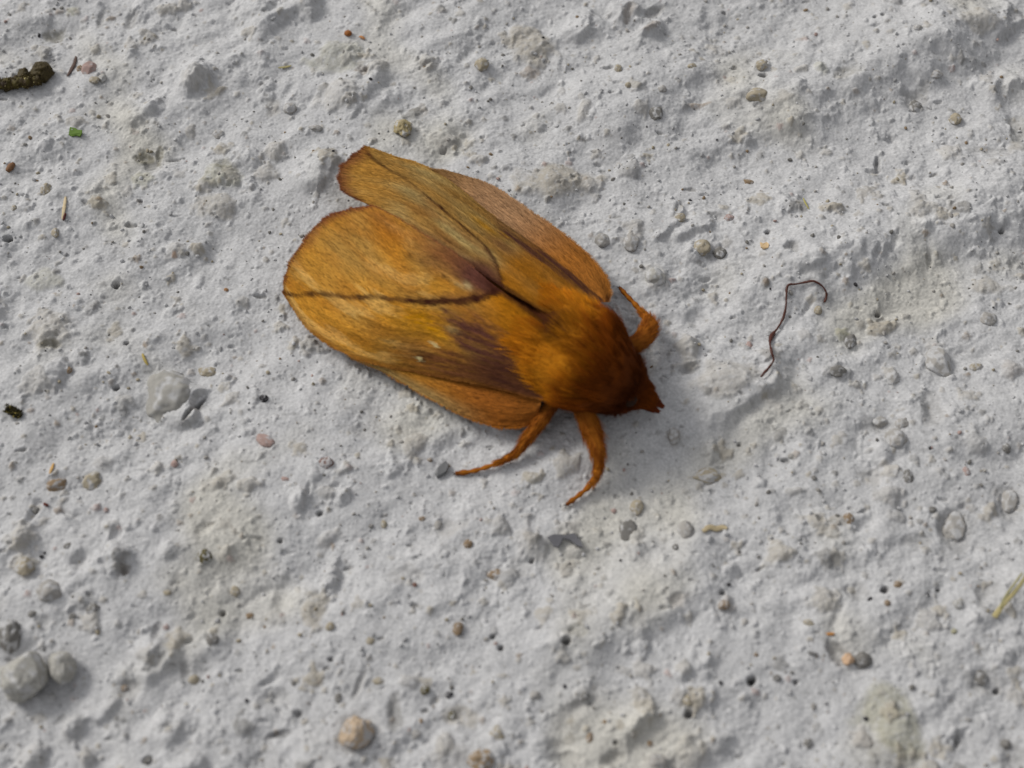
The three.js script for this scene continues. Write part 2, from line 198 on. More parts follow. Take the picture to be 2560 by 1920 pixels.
const ground = new THREE.Group(); ground.name = 'ground'; ground.userData.kind = 'structure'; scene.add(ground);
{
  const pos = new Float32Array(NX * NZ * 3), idx = new Uint32Array((NX - 1) * (NZ - 1) * 6);
  for (let j = 0, k = 0; j < NZ; j++) for (let i = 0; i < NX; i++, k++) { pos[k * 3] = xs[i] * MM; pos[k * 3 + 1] = HT[k] * MM; pos[k * 3 + 2] = zs[j] * MM; }
  for (let j = 0, q = 0; j < NZ - 1; j++) for (let i = 0; i < NX - 1; i++) { const a = j * NX + i, b = a + 1, c = a + NX, d = c + 1; if ((i + j) & 1) { idx[q++] = a; idx[q++] = c; idx[q++] = b; idx[q++] = b; idx[q++] = c; idx[q++] = d; } else { idx[q++] = a; idx[q++] = c; idx[q++] = d; idx[q++] = a; idx[q++] = d; idx[q++] = b; } }
  const g = new THREE.BufferGeometry();
  g.setAttribute('position', new THREE.BufferAttribute(pos, 3)); g.setAttribute('color', new THREE.BufferAttribute(COL, 3)); g.setIndex(new THREE.BufferAttribute(idx, 1)); g.computeVertexNormals();
  const o = mesh('concrete', g, mat({ roughness: 0.95 }), ground); o.name = 'concrete';
}

// ---------------------------------------------------------------- stones and grains
const ico = [0, 1, 2, 3, 4].map(d => { const g = new THREE.IcosahedronGeometry(1, [1, 3, 6, 10, 16][d]); g.deleteAttribute('uv'); g.deleteAttribute('normal'); return mergeVertices(g, 1e-4); });
function stoneGeometry(rx, ry, rz, color, seed, { detail = 2, rough = 0.16, coat = 0.3, coatColor = CEM, speck = 0.14 } = {}) {
  const g = ico[detail].clone(), p = g.attributes.position, c = new Float32Array(p.count * 3), v = new THREE.Vector3();
  const planes = []; const r = rng(seed * 977 + 5); for (let n = 0; n < 9; n++) planes.push(new THREE.Vector3(r() - 0.5, r() - 0.5, r() - 0.5).normalize());
  for (let i = 0; i < p.count; i++) {
    v.fromBufferAttribute(p, i);
    let k = 1 + rough * (1.3 * n3(v.x * 1.1 + seed, v.y * 1.1, v.z * 1.1) + 0.6 * n3(v.x * 2.6, v.y * 2.6 + seed, v.z * 2.6) + 0.3 * n3(v.x * 6, v.y * 6, v.z * 6 + seed));
    for (const q of planes) { const d = v.dot(q); if (d > 0.8) k = Math.min(k, 0.8 / d * 1.06 + 0.08 * (k - 1)); }
    const m = sm(-0.1, 0.35, n3(v.x * 2 + 40, v.y * 2 + seed, v.z * 2) + 0.5 * n3(v.x * 7, v.y * 7, v.z * 7 + seed) + (coat - 0.35));
    const s = 1 + speck * (n3(v.x * 11 + seed, v.y * 11, v.z * 11) + 0.7 * n3(v.x * 23, v.y * 23 + seed, v.z * 23));
    const col = mul3(mix3(color, coatColor, m * 0.85), s);
    c.set(col, i * 3); v.multiplyScalar(k); p.setXYZ(i, v.x * rx * MM, v.y * ry * MM, v.z * rz * MM);
  }
  g.setAttribute('color', new THREE.BufferAttribute(c, 3)); g.computeVertexNormals(); return g;
}
let stoneSeed = 3;
function stone(name, x, y, rx, ry, tone, parent, { out = 0.45, rot = 0, flat = 0.8, ...o } = {}) {   // rx, ry in pixels; out = how much of its height stands above the paste
  const p = onGround(x, y), k = mmPerPx(p), a = rx * k, b = ry * k * 1.08, hh = Math.min(a, b) * flat, seed = stoneSeed++;
  const s = mesh(name, stoneGeometry(a, hh, b, PAL[tone] ?? tone, seed, { detail: rx > 28 ? 4 : rx > 13 ? 3 : 2, ...o }), M.stone, parent);
  s.position.set(p.x * MM, (p.y + hh * (2 * out - 1)) * MM, p.z * MM); s.rotation.y = -rot * Math.PI / 180; return s;
}
// embedded: x, y, rx, ry, tone, turn, how far out, cement on it
for (const [x, y, rx, ry, t, rot, out, coat] of [
  [223, 172, 19, 22, 'p', 0, 0.5, 0.1], [200, 172, 8, 10, 'b', 0, 0.5, 0], [236, 200, 13, 10, 't', 0, 0.5, 0.1], [256, 195, 10, 12, 'l', 0, 0.5, 0.4], [545, 337, 15, 14, 'g', 0, 0.5, 0.5], [115, 475, 14, 17, 't', 0, 0.6, 0.3], [725, 273, 18, 15, 'g', 0, 0.6, 0.5], [1205, 163, 17, 20, 't', 20, 0.6, 0.2],
  [1545, 172, 10, 11, 't', 0, 0.6, 0.1], [1570, 212, 8, 7, 't', 0, 0.5, 0], [1655, 222, 11, 10, 'g', 0, 0.5, 0.3], [1640, 283, 20, 20, 'd', -20, 0.4, 0.3], [1730, 165, 11, 7, 't', 0, 0.5, 0.1], [1905, 163, 16, 14, 't', 0, 0.5, 0.3], [1893, 238, 27, 20, 't', 0, 0.5, 0.1], [1872, 455, 14, 8, 'b', 20, 0.4, 0.1], [2295, 70, 11, 9, 'g', -10, 0.55, 0.4], [2388, 300, 16, 15, 't', 0, 0.6, 0.1], [2290, 268, 20, 22, 'd', 0, 0.35, 0.4], [2340, 185, 18, 12, 'g', 0, 0.4, 0.4],
  [1505, 603, 20, 18, 'g', 0, 0.6, 0.2], [1577, 608, 20, 24, 'g', 0, 0.55, 0.25], [1755, 617, 22, 22, 't', 0, 0.4, 0.2], [1800, 632, 18, 17, 'd', 0, 0.45, 0.2], [1640, 690, 27, 25, 'l', 0, 0.35, 0.5], [1700, 545, 15, 13, 't', 0, 0.5, 0.2], [1822, 545, 13, 10, 'p', 0, 0.45, 0.4], [2045, 776, 11, 11, 't', 0, 0.6, 0], [1873, 863, 9, 11, 'p', 0, 0.45, 0.2], [2125, 852, 18, 22, 'd', 15, 0.4, 0.2], [2095, 926, 22, 16, 'd', 0, 0.35, 0.2], [2230, 945, 18, 20, 'g', 0, 0.5, 0.5], [2440, 918, 16, 11, 't', -10, 0.5, 0.5], [2470, 797, 22, 18, 'g', 0, 0.4, 0.3],
  [138, 583, 9, 14, 't', -15, 0.55, 0.1], [565, 725, 6, 6, 'o', 0, 0.5, 0], [520, 930, 24, 13, 't', 5, 0.4, 0.2], [173, 925, 8, 9, 'b', 0, 0.5, 0.1], [35, 520, 7, 9, 't', 0, 0.5, 0.2], [418, 978, 84, 74, 'f', -25, 0.13, 0.3], [437, 1160, 9, 9, 'p', 0, 0.65, 0], [140, 1212, 27, 19, 'b', -15, 0.4, 0.35], [230, 1205, 28, 26, 't', 20, 0.45, 0.3], [510, 1390, 19, 18, 'm', 0, 0.45, 0.4], [60, 1415, 24, 24, 't', 0, 0.35, 0.3], [265, 1275, 6, 6, 'p', 0, 0.5, 0.2], [325, 1095, 6, 7, 't', 0, 0.5, 0.1], [170, 1365, 12, 9, 'd', 0, 0.4, 0.2], [90, 1275, 12, 10, 'd', 0, 0.4, 0.2],
  [663, 1103, 26, 14, 'p', 32, 0.45, 0.1], [815, 1155, 18, 16, 'r', 0, 0.3, 0.6], [713, 1197, 11, 6, 'p', 10, 0.35, 0.1], [1170, 1362, 11, 12, 'b', 0, 0.65, 0], [660, 997, 12, 11, 'k', 0, 0.5, 0.1], [928, 1316, 6, 6, 'd', 0, 0.5, 0], [960, 1310, 8, 10, 't', 0, 0.45, 0.1], [1055, 1297, 8, 7, 'b', 0, 0.4, 0.1], [1095, 1312, 10, 12, 'g', 0, 0.4, 0.1], [1240, 1437, 22, 16, 'b', -20, 0.35, 0.45], [1075, 1150, 7, 6, 'b', 0, 0.4, 0.2],
  [1592, 1268, 16, 20, 't', 10, 0.5, 0.25], [1568, 1328, 24, 30, 'd', 25, 0.35, 0.1], [1715, 1325, 21, 24, 'g', 0, 0.5, 0.1], [1535, 1277, 7, 7, 'p', 0, 0.45, 0], [1770, 1190, 40, 20, 't', 0, 0.4, 0.5], [1690, 1368, 9, 9, 'd', 0, 0.4, 0.1], [1685, 1088, 18, 20, 'g', 0, 0.4, 0.4], [1560, 1175, 4, 5, 'p', 0, 0.5, 0],
]) stone('pebble', x, y, rx, ry, t, ground, { rot, out, coat });
for (const [x, y, rx, ry, t, rot, out, coat] of [
  [2345, 908, 34, 40, 'g', -20, 0.55, 0.5], [2240, 1095, 26, 25, 'g', 0, 0.5, 0.5], [2200, 1052, 20, 16, 'g', 0, 0.35, 0.3], [2270, 1192, 16, 20, 'd', 0, 0.4, 0.3], [2385, 1322, 32, 40, 'g', 20, 0.55, 0.35], [2523, 1256, 23, 32, 'g', 20, 0.55, 0.3], [2122, 1297, 13, 17, 'b', 0, 0.5, 0.2], [2255, 1060, 18, 16, 'g', 0, 0.4, 0.3], [2515, 1120, 13, 12, 'd', 0, 0.4, 0.2], [2415, 1178, 10, 12, 'p', 0, 0.35, 0.3], [2330, 1275, 11, 9, 'd', 0, 0.5, 0.1], [1978, 1140, 8, 7, 'g', 0, 0.4, 0.1], [2035, 1195, 7, 7, 'd', 0, 0.4, 0.1],
  [22, 1590, 30, 40, 'd', 0, 0.5, 0.35], [122, 1478, 34, 28, 'g', 10, 0.45, 0.3], [232, 1522, 18, 16, 'd', 0, 0.45, 0.2], [485, 1700, 14, 12, 't', 0, 0.5, 0.1], [530, 1600, 17, 16, 'd', 15, 0.4, 0.1], [588, 1478, 12, 14, 't', 0, 0.45, 0.1], [418, 1483, 11, 8, 't', -20, 0.45, 0.1], [415, 1567, 9, 8, 'p', 0, 0.35, 0.2], [368, 1900, 13, 8, 'd', -40, 0.4, 0.1], [625, 1540, 12, 9, 'b', 10, 0.4, 0.1], [180, 1540, 11, 9, 'd', 0, 0.4, 0.1], [80, 1535, 12, 9, 'd', 0, 0.4, 0.1], [310, 1720, 10, 9, 'b', 0, 0.4, 0.2],
  [1145, 1572, 13, 17, 'b', 20, 0.55, 0.1], [825, 1567, 12, 10, 't', 0, 0.6, 0], [925, 1602, 11, 10, 't', 0, 0.35, 0.1], [945, 1702, 16, 10, 't', 0, 0.35, 0.2], [1062, 1725, 15, 12, 'm', 20, 0.4, 0.3], [1123, 1738, 11, 10, 'k', 0, 0.45, 0.1], [735, 1707, 8, 7, 'd', 0, 0.5, 0], [845, 1745, 9, 13, 'd', 0, 0.4, 0.1], [1245, 1832, 20, 18, 't', 0, 0.35, 0.3], [1040, 1835, 12, 10, 'g', 0, 0.4, 0.3], [1130, 1785, 12, 14, 'm', 0, 0.35, 0.2], [1037, 1462, 6, 6, 'r', 0, 0.5, 0],
  [1338, 1738, 14, 11, 'g', 0, 0.4, 0.1], [1460, 1738, 15, 13, 'd', 0, 0.35, 0.3], [1812, 1512, 16, 12, 'b', -20, 0.4, 0.3], [1475, 1845, 10, 13, 'b', 10, 0.4, 0.2], [1625, 1860, 8, 8, 'b', 0, 0.45, 0.1], [1645, 1905, 26, 22, 'g', 10, 0.4, 0.2], [1720, 1750, 13, 14, 't', 10, 0.4, 0.2], [1512, 1805, 6, 6, 'b', 0, 0.4, 0], [1890, 1637, 6, 6, 'b', 0, 0.45, 0],
  [2156, 1650, 25, 20, 'd', -10, 0.5, 0.1], [2450, 1693, 20, 22, 'd', 0, 0.45, 0.2], [2513, 1862, 14, 13, 'd', 10, 0.55, 0], [2022, 1557, 14, 9, 't', 20, 0.45, 0.2], [2245, 1462, 12, 9, 'b', -20, 0.55, 0.1], [2218, 1508, 9, 8, 'b', -20, 0.5, 0], [2020, 1858, 12, 13, 'd', 0, 0.4, 0.2], [2165, 1797, 7, 6, 'k', 0, 0.4, 0], [1943, 1695, 11, 8, 'd', 10, 0.5, 0.1], [2280, 1718, 8, 7, 'd', 0, 0.45, 0.1], [2385, 1578, 8, 6, 'y', -30, 0.5, 0], [2395, 1510, 14, 12, 'l', 0, 0.45, 0.5],
]) stone('pebble', x, y, rx, ry, t, ground, { rot, out, coat });
// loose sand, far too much to count
{
  const g = stoneGeometry(1000, 750, 1000, [1, 1, 1], 91, { detail: 1, coat: -1, rough: 0.25, speck: 0.1 }), N = 3600, o = new THREE.InstancedMesh(g, mat(), N), d = new THREE.Object3D(), c = new THREE.Color();
  o.name = 'sand_grain'; o.userData.kind = 'stuff';
  for (let i = 0; i < N; i++) {
    let x, z; do { x = rr(X0, X1); z = rr(Z0, Z1); } while (R() > 0.3 + 1.2 * clamp(n2(x / 9 + 15, z / 9) + 0.35));
    const r = (0.055 + 0.17 * R() ** 3) * 0.001, t = R();
    d.position.set(x * MM, (hAt(x, z)) * MM + r * rr(-0.1, 0.35), z * MM); d.rotation.set(rr(0, 6), rr(0, 6), rr(0, 6)); d.scale.set(r * rr(0.8, 1.5), r, r * rr(0.7, 1.1)); d.updateMatrix(); o.setMatrixAt(i, d.matrix);
    const k = t < 0.55 ? mul3(CEM, rr(0.75, 1.08)) : t < 0.72 ? PAL.g : t < 0.82 ? PAL.t : t < 0.92 ? PAL.d : t < 0.95 ? PAL.k : t < 0.985 ? PAL.b : PAL.p;
    o.setColorAt(i, c.setRGB(...mul3(k, rr(0.85, 1.1))));
  }
  o.castShadow = o.receiveShadow = true; ground.add(o);
}

// stones that lie loose
const loose = (name, label, x, y, rx, ry, tone, o) => tag(stone(name, x, y, rx, ry, tone, scene, { out: 0.72, rough: 0.24, speck: 0.24, ...o }), label, 'pebble');
loose('pebble', 'largest pale grey rounded pebble near the left edge, lower left corner', 75, 1703, 56, 54, 'l', { coat: 0.2, flat: 0.95, out: 0.86, rough: 0.17, speck: 0.4 });
loose('pebble', 'oval grey pebble touching the right side of the largest pebble', 163, 1680, 34, 41, 'l', { coat: 0.1, rot: -8, flat: 1, out: 0.9, rough: 0.17, speck: 0.4 });
loose('pebble', 'round pinkish tan pebble lying alone near the bottom edge left of centre', 893, 1838, 40, 40, rgb(180, 160, 136), { coat: 0.3, flat: 0.9, out: 0.86 });
loose('pebble', 'brown and tan pebble cut by the bottom edge of the photo', 1202, 1903, 34, 27, rgb(150, 130, 104), { coat: 0.2, out: 0.6 });
loose('pebble', 'yellowish rough pebble above the rear wing tips of the moth', 1007, 325, 23, 23, rgb(162, 148, 112), { coat: 0.1, rough: 0.3, flat: 0.9, speck: 0.4, out: 0.7 });
loose('stone_chip', 'small pale orange stone chip beside a dark stone, lower right', 2119, 1650, 15, 14, rgb(205, 172, 140), { coat: -0.2, out: 0.75 }).userData.category = 'stone chip';
loose('stone_chip', 'tiny grey flake of mortar standing up left of the wing tips', 790, 322, 17, 8, 'g', { coat: 0.3, out: 0.75, rot: 5 }).userData.category = 'stone chip';

// ---------------------------------------------------------------- small plant litter
function curve(pts) { return new THREE.CatmullRomCurve3(pts, false, 'centripetal'); }
function tube(path, radius, n, sides, color, { flat = 1, bump = 0 } = {}) {      // radius(t) in mm; path in mm; flat squeezes it vertically
  const pos = [], col = [], idx = [], fr = path.computeFrenetFrames(n, false), up = new THREE.Vector3(0, 1, 0);
  for (let i = 0; i <= n; i++) {
    const t = i / n, p = path.getPointAt(t), T = path.getTangentAt(t), S = new THREE.Vector3().crossVectors(T, up); if (S.length() < 0.05) S.copy(fr.normals[i]); S.normalize(); const N = new THREE.Vector3().crossVectors(S, T).normalize();
    for (let s = 0; s < sides; s++) {
      const a = s / sides * Math.PI * 2, r = radius(t) * (1 + bump * n3(p.x * 3 + Math.cos(a), p.y * 3 + Math.sin(a), p.z * 3)), q = p.clone().addScaledVector(S, Math.cos(a) * r).addScaledVector(N, Math.sin(a) * r * flat);
      pos.push(q.x * MM, q.y * MM, q.z * MM); col.push(...color(t, a, q));
    }
  }
  const c0 = pos.length / 3; for (const t of [0, 1]) { const p = path.getPointAt(t); pos.push(p.x * MM, p.y * MM, p.z * MM); col.push(...color(t, 0, p)); }
  for (let i = 0; i < n; i++) for (let s = 0; s < sides; s++) { const a = i * sides + s, b = i * sides + (s + 1) % sides, c = a + sides, d = b + sides; idx.push(a, b, c, b, d, c); }
  for (let s = 0; s < sides; s++) { idx.push(c0, (s + 1) % sides, s); idx.push(c0 + 1, n * sides + s, n * sides + (s + 1) % sides); }
  const g = new THREE.BufferGeometry(); g.setAttribute('position', new THREE.Float32BufferAttribute(pos, 3)); g.setAttribute('color', new THREE.Float32BufferAttribute(col, 3)); g.setIndex(idx); g.computeVertexNormals(); return g;
}
const laid = (list, up = 0.1) => curve(list.map(([x, y, u = up]) => onGround(x, y, u)));
const tint = (c, v = 0.15) => (t, a, q) => mul3(c, 1 + v * n3(q.x * 4, q.y * 4, q.z * 4 + 3));
// the dry root fibre to the right of the moth
tag(mesh('root_fibre', tube(laid([[1902, 942], [1925, 915], [1934, 898], [1929, 880], [1925, 855], [1930, 838], [1944, 820], [1958, 795], [1965, 765], [1966, 735], [1970, 713], [1990, 710], [2012, 706], [2034, 703], [2052, 712], [2064, 727], [2066, 742], [2061, 756]], 0.3), t => 0.1 + 0.1 * Math.exp(-(((t - 0.34) / 0.05) ** 2)) + 0.02 * Math.sin(t * 40), 150, 7, tint(rgb(80, 44, 34)), { bump: 0.4 }), M.chitin, scene), 'thin curled dark brown root fibre lying right of the moth', 'fibre');
// straw, seeds and blades
const litter = (name, label, category, pts, w, c, o = {}) => tag(mesh(name, tube(laid(pts, o.up ?? 0.12), o.shape ?? (t => w * (0.35 + 0.65 * Math.sin(Math.PI * clamp(t, 0.04, 0.96)) ** 0.5)), o.n ?? 24, 8, o.color ?? tint(c), { flat: o.flat ?? 0.4, bump: 0.25 }), o.m ?? M.plant, scene), label, category);
litter('straw_bit', 'pale straw splinter with dark red brown lower end, upper left part', 'straw', [[164, 492], [161, 515], [158, 535], [156, 548]], 0.17, rgb(205, 186, 150));
litter('seed', 'dark red brown seed against the pale straw splinter', 'seed', [[164, 533], [161, 542], [158, 551]], 0.14, rgb(84, 40, 34), { flat: 0.8, up: 0.2 });
litter('straw_bit', 'short yellow green stalk above the flat grey stone, left side', 'straw', [[356, 884], [362, 900], [370, 913]], 0.13, rgb(176, 156, 88));
litter('straw_bit', 'short orange straw bit near the left edge above brown pebbles', 'straw', [[134, 1158], [129, 1172], [124, 1184]], 0.14, rgb(200, 160, 100));
litter('straw_bit', 'broad crumpled tan straw flake below right of the moth', 'straw', [[1757, 1328], [1775, 1318], [1792, 1322], [1808, 1318], [1818, 1321]], 0.28, rgb(182, 166, 132), { flat: 0.3 });
litter('straw_bit', 'fine yellow stalk upper right near small dark holes', 'straw', [[2008, 495], [2014, 508], [2022, 522]], 0.09, rgb(168, 160, 96));
litter('straw_bit', 'pale yellow flat stalk beside a rough mound near the top', 'straw', [[696, 169], [712, 168], [728, 164]], 0.14, rgb(168, 158, 110));
litter('bark_bit', 'dark thin bark splinter beside pinkish pebble, top left', 'bark', [[190, 141], [186, 158], [176, 178], [168, 190]], 0.2, rgb(92, 74, 66));
litter('seed', 'orange brown round seed high above the moth', 'seed', [[862, 82], [870, 83], [879, 84]], 0.34, rgb(150, 92, 42), { flat: 0.9 });
litter('seed', 'tiny orange chip right of the orange brown seed', 'seed', [[898, 91], [905, 93], [912, 97]], 0.17, rgb(190, 132, 82));
litter('seed', 'brown pointed seed at the left edge, upper part', 'seed', [[34, 408], [27, 417], [18, 428]], 0.36, rgb(126, 92, 64), { flat: 0.9 });
litter('seed', 'dark red seed shell above a grey hollow, left side', 'seed', [[109, 1258], [115, 1262], [121, 1264]], 0.16, rgb(96, 46, 34), { flat: 0.8 });
litter('seed', 'small orange seed husk above dark stones, lower right', 'seed', [[2066, 1584], [2076, 1585], [2086, 1584]], 0.15, rgb(186, 132, 72));
litter('stem_bit', 'short grey twig fragment lying left of a dark hole, lower part', 'twig', [[2020, 1630], [2032, 1634], [2044, 1636]], 0.17, rgb(120, 118, 116));
// the dry grass blade that comes in from the right edge
{
  const blade = thing('grass_blade', 'dry yellow grass blade entering from the right edge, lower right', 'grass blade');
  const pts = [[2486, 1543, 0.15], [2500, 1522, 0.5], [2516, 1502, 0.9], [2538, 1478, 1.3], [2560, 1448, 1.6], [2585, 1405, 1.9]], path = curve(pts.map(([x, y, u]) => onGround(x, y, u)));
  mesh('stalk', tube(path, t => 0.24 - 0.12 * t, 30, 10, (t, a, q) => mix3(rgb(186, 172, 122), rgb(158, 150, 108), clamp(t * 1.2 + 0.3 * n3(q.x * 2, q.y * 2, q.z * 2))), { flat: 0.35, bump: 0.2 }), M.plant, blade);
  const e = curve([onGround(2502, 1520, 0.6), onGround(2512, 1495, 1.0), onGround(2530, 1468, 1.4), onGround(2556, 1432, 1.9)]);
  mesh('sheath', tube(e, t => 0.13 - 0.05 * t, 20, 8, () => rgb(160, 154, 112), { flat: 0.4 }), M.plant, blade);
}
// flat torn pieces: an outline in pixels round a centre, with thickness and a curl
function scrap(name, label, category, x, y, outline, thick, c, m, lift = 0.15, curl = 0.25) {
  const p = onGround(x, y), k = mmPerPx(p), sh = new THREE.Shape(outline.map(([u, v]) => new THREE.Vector2(u * k, -v * k * 1.08)));
  let g = new THREE.ExtrudeGeometry(sh, { depth: thick, bevelEnabled: true, bevelThickness: thick * 0.4, bevelSize: thick * 0.4, bevelSegments: 2, steps: 1, curveSegments: 8 }); g.rotateX(-Math.PI / 2);
  const q = g.attributes.position, col = new Float32Array(q.count * 3);
  for (let i = 0; i < q.count; i++) { const a = q.getX(i), b = q.getZ(i); q.setY(i, q.getY(i) + curl * (a * a * 0.6 - b * b * 0.3 + 0.25 * a) + 0.12 * n3(a * 2, 3, b * 2)); col.set(mul3(c, 1 + 0.25 * n3(a * 5 + x, q.getY(i) * 5, b * 5)), i * 3); }
  g.setAttribute('color', new THREE.BufferAttribute(col, 3)); g.deleteAttribute('uv'); g.scale(MM, MM, MM); g.computeVertexNormals();
  const o = mesh(name, g, m, scene); o.position.set(p.x * MM, (p.y + lift) * MM, p.z * MM); return tag(o, label, category);
}
scrap('leaf_fragment', 'small bright green torn leaf fragment, upper left', 'leaf', 191, 332, [[-16, -12], [-2, -9], [4, -4], [14, -3], [16, 6], [12, 13], [2, 10], [-8, 13], [-16, 9]], 0.1, rgb(92, 120, 44), M.plant, 0.12, 0.1);
scrap('husk', 'crumpled pale orange seed husk on concrete, right of the moth above the fibre', 'husk', 1910, 617, [[-9, -7], [-2, -4], [6, -8], [10, -2], [8, 7], [-2, 8], [-8, 4]], 0.12, rgb(214, 184, 140), M.plant, 0.15, 0.5);
scrap('slate_flake', 'dark grey angular slate flake below the front legs of the moth', 'flake', 1415, 1352, [[-44, -4], [-30, -11], [0, -10], [20, -14], [26, -4], [36, 8], [40, 20], [26, 14], [12, 2], [-8, -4], [-14, 8], [-20, 18], [-30, 16]], 0.16, rgb(104, 103, 106), M.slate, 0.2, 0.08);
scrap('slate_flake', 'small dark grey flake beside the tip of the left middle leg', 'flake', 1106, 1176, [[-14, 12], [-10, 0], [-2, -10], [8, -16], [13, -9], [8, 6], [-2, 14], [-11, 18]], 0.3, rgb(112, 112, 112), M.slate, 0.1, 0.1);

// crumbs of moss: a lumpy core and many leaflets
function mossBit(name, label, pts, rad, n, seed, tones) {
  const t0 = thing(name, label, 'moss'), path = laid(pts, rad * 0.5), r = rng(seed);
  mesh('stem', tube(path, t => rad * (0.6 + 0.9 * Math.abs(n3(t * 5 + seed, 0.3, 0.7))) * (0.4 + 0.6 * Math.sin(Math.PI * clamp(t, 0.08, 0.92)) ** 0.4), 60, 18, (t, a, q) => mul3(mix3(tones[0], tones[1], clamp(0.5 + n3(q.x * 2, q.y * 2, q.z * 2 + seed) * 1.4)), 0.85 + 0.5 * n3(q.x * 7, q.y * 7, q.z * 7)), { flat: 0.8, bump: 0.55 }), M.plant, t0);
  const pos = [], col = [];
  for (let i = 0; i < n; i++) {
    const t = r(), p = path.getPointAt(t), a = r() * Math.PI * 1.2 - 0.3, T = path.getTangentAt(t), S = new THREE.Vector3(-T.z, 0, T.x).normalize(), d = S.clone().multiplyScalar(Math.cos(a)).add(new THREE.Vector3(0, Math.abs(Math.sin(a)), 0)).addScaledVector(T, r() - 0.5).normalize();
    const q = p.addScaledVector(d, rad * (0.55 + 0.4 * r())), e = new THREE.Vector3(r() - 0.5, r() - 0.5, r() - 0.5).cross(d).normalize().multiplyScalar(0.06 + 0.05 * r()), l = 0.1 + 0.16 * r(), c = mul3(r() < 0.12 ? tones[2] : mix3(tones[0], tones[1], r()), 0.7 + 0.6 * r()), tip = q.clone().addScaledVector(d, l).addScaledVector(T, (r() - 0.5) * 0.3);
    for (const v of [q.clone().add(e), q.clone().sub(e), tip]) { pos.push(v.x * MM, v.y * MM, v.z * MM); col.push(...c); }
  }
  const g = new THREE.BufferGeometry(); g.setAttribute('position', new THREE.Float32BufferAttribute(pos, 3)); g.setAttribute('color', new THREE.Float32BufferAttribute(col, 3)); g.computeVertexNormals();
  mesh('leaflet', g, M.plant, t0).userData.kind = 'stuff';
  return t0;
}
const twig = mossBit('moss_crumb', 'dark brown crumb of mossy twig at the left edge near the top', [[-40, 214, 0.5], [0, 212, 0.5], [40, 207, 0.5], [75, 205, 0.6], [100, 198, 0.8]], 0.82, 420, 11, [rgb(58, 42, 22), rgb(88, 78, 34), rgb(170, 160, 110)]);
for (const [x, y, a, b] of [[108, 188, 31, 29], [62, 202, 20, 22], [20, 216, 20, 18]]) stone('nodule', x, y, a, b, rgb(66, 56, 28), twig, { out: 0.75, coat: -0.35, coatColor: rgb(150, 140, 96), rough: 0.34, speck: 0.7, detail: 4 }).material = M.plant;
mossBit('moss_crumb', 'small blackish moss crumb with yellow specks at left edge, mid height', [[14, 1022], [28, 1026], [42, 1034], [54, 1038]], 0.42, 220, 12, [rgb(40, 36, 22), rgb(74, 66, 30), rgb(186, 166, 84)]);

// ---------------------------------------------------------------- the moth
const q4 = (x, y, h) => spot(680 + x / 2.127, 330 + y / 2.127, h);          // pixels of an enlargement of the moth
const moth = thing('moth', 'orange brown furry moth with folded wings resting on the pale concrete', 'moth');
const cr = (a, b, c, d, t) => 0.5 * (2 * b + (c - a) * t + (2 * a - 5 * b + 4 * c - d) * t * t + (3 * b - a - 3 * c + d) * t * t * t);
function sheetAt(grid, us, u, v) {         // Catmull-Rom through columns (along the wing) of points (ridge to front edge)
  let i = 0; while (i < us.length - 2 && u > us[i + 1]) i++;
  const t = (u - us[i]) / (us[i + 1] - us[i]), nV = grid[0].length - 1, w = clamp(v) * nV, j = Math.min(nV - 1, Math.floor(w)), s = w - j, out = new THREE.Vector3();
  const col = k => { const g = grid[clamp(k, 0, grid.length - 1)], a = n => n < 0 ? g[0].clone().multiplyScalar(2).sub(g[1]) : n > nV ? g[nV].clone().multiplyScalar(2).sub(g[nV - 1]) : g[n]; const [p, q, r, e] = [a(j - 1), a(j), a(j + 1), a(j + 2)]; return ['x', 'y', 'z'].map(c => cr(p[c], q[c], r[c], e[c], s)); };
  const c1 = col(i), c2 = col(i + 1), c0 = i > 0 ? col(i - 1) : c1.map((x, k) => 2 * x - c2[k]), c3 = i < grid.length - 2 ? col(i + 2) : c2.map((x, k) => 2 * x - c1[k]);
  // uneven spacing of the columns: scale the outer tangents
  const d1 = us[i + 1] - us[i], d0 = i > 0 ? us[i] - us[i - 1] : d1, d2 = i < us.length - 2 ? us[i + 2] - us[i + 1] : d1;
  const hm = k => { const m1 = ((c1[k] - c0[k]) / d0 * d1 + (c2[k] - c1[k]) / d1 * d0) / (d0 + d1) * d1, m2 = ((c2[k] - c1[k]) / d1 * d2 + (c3[k] - c2[k]) / d2 * d1) / (d1 + d2) * d1, t2 = t * t, t3 = t2 * t; return (2 * t3 - 3 * t2 + 1) * c1[k] + (t3 - 2 * t2 + t) * m1 + (-2 * t3 + 3 * t2) * c2[k] + (t3 - t2) * m2; };
  return out.set(hm(0), hm(1), hm(2));
}
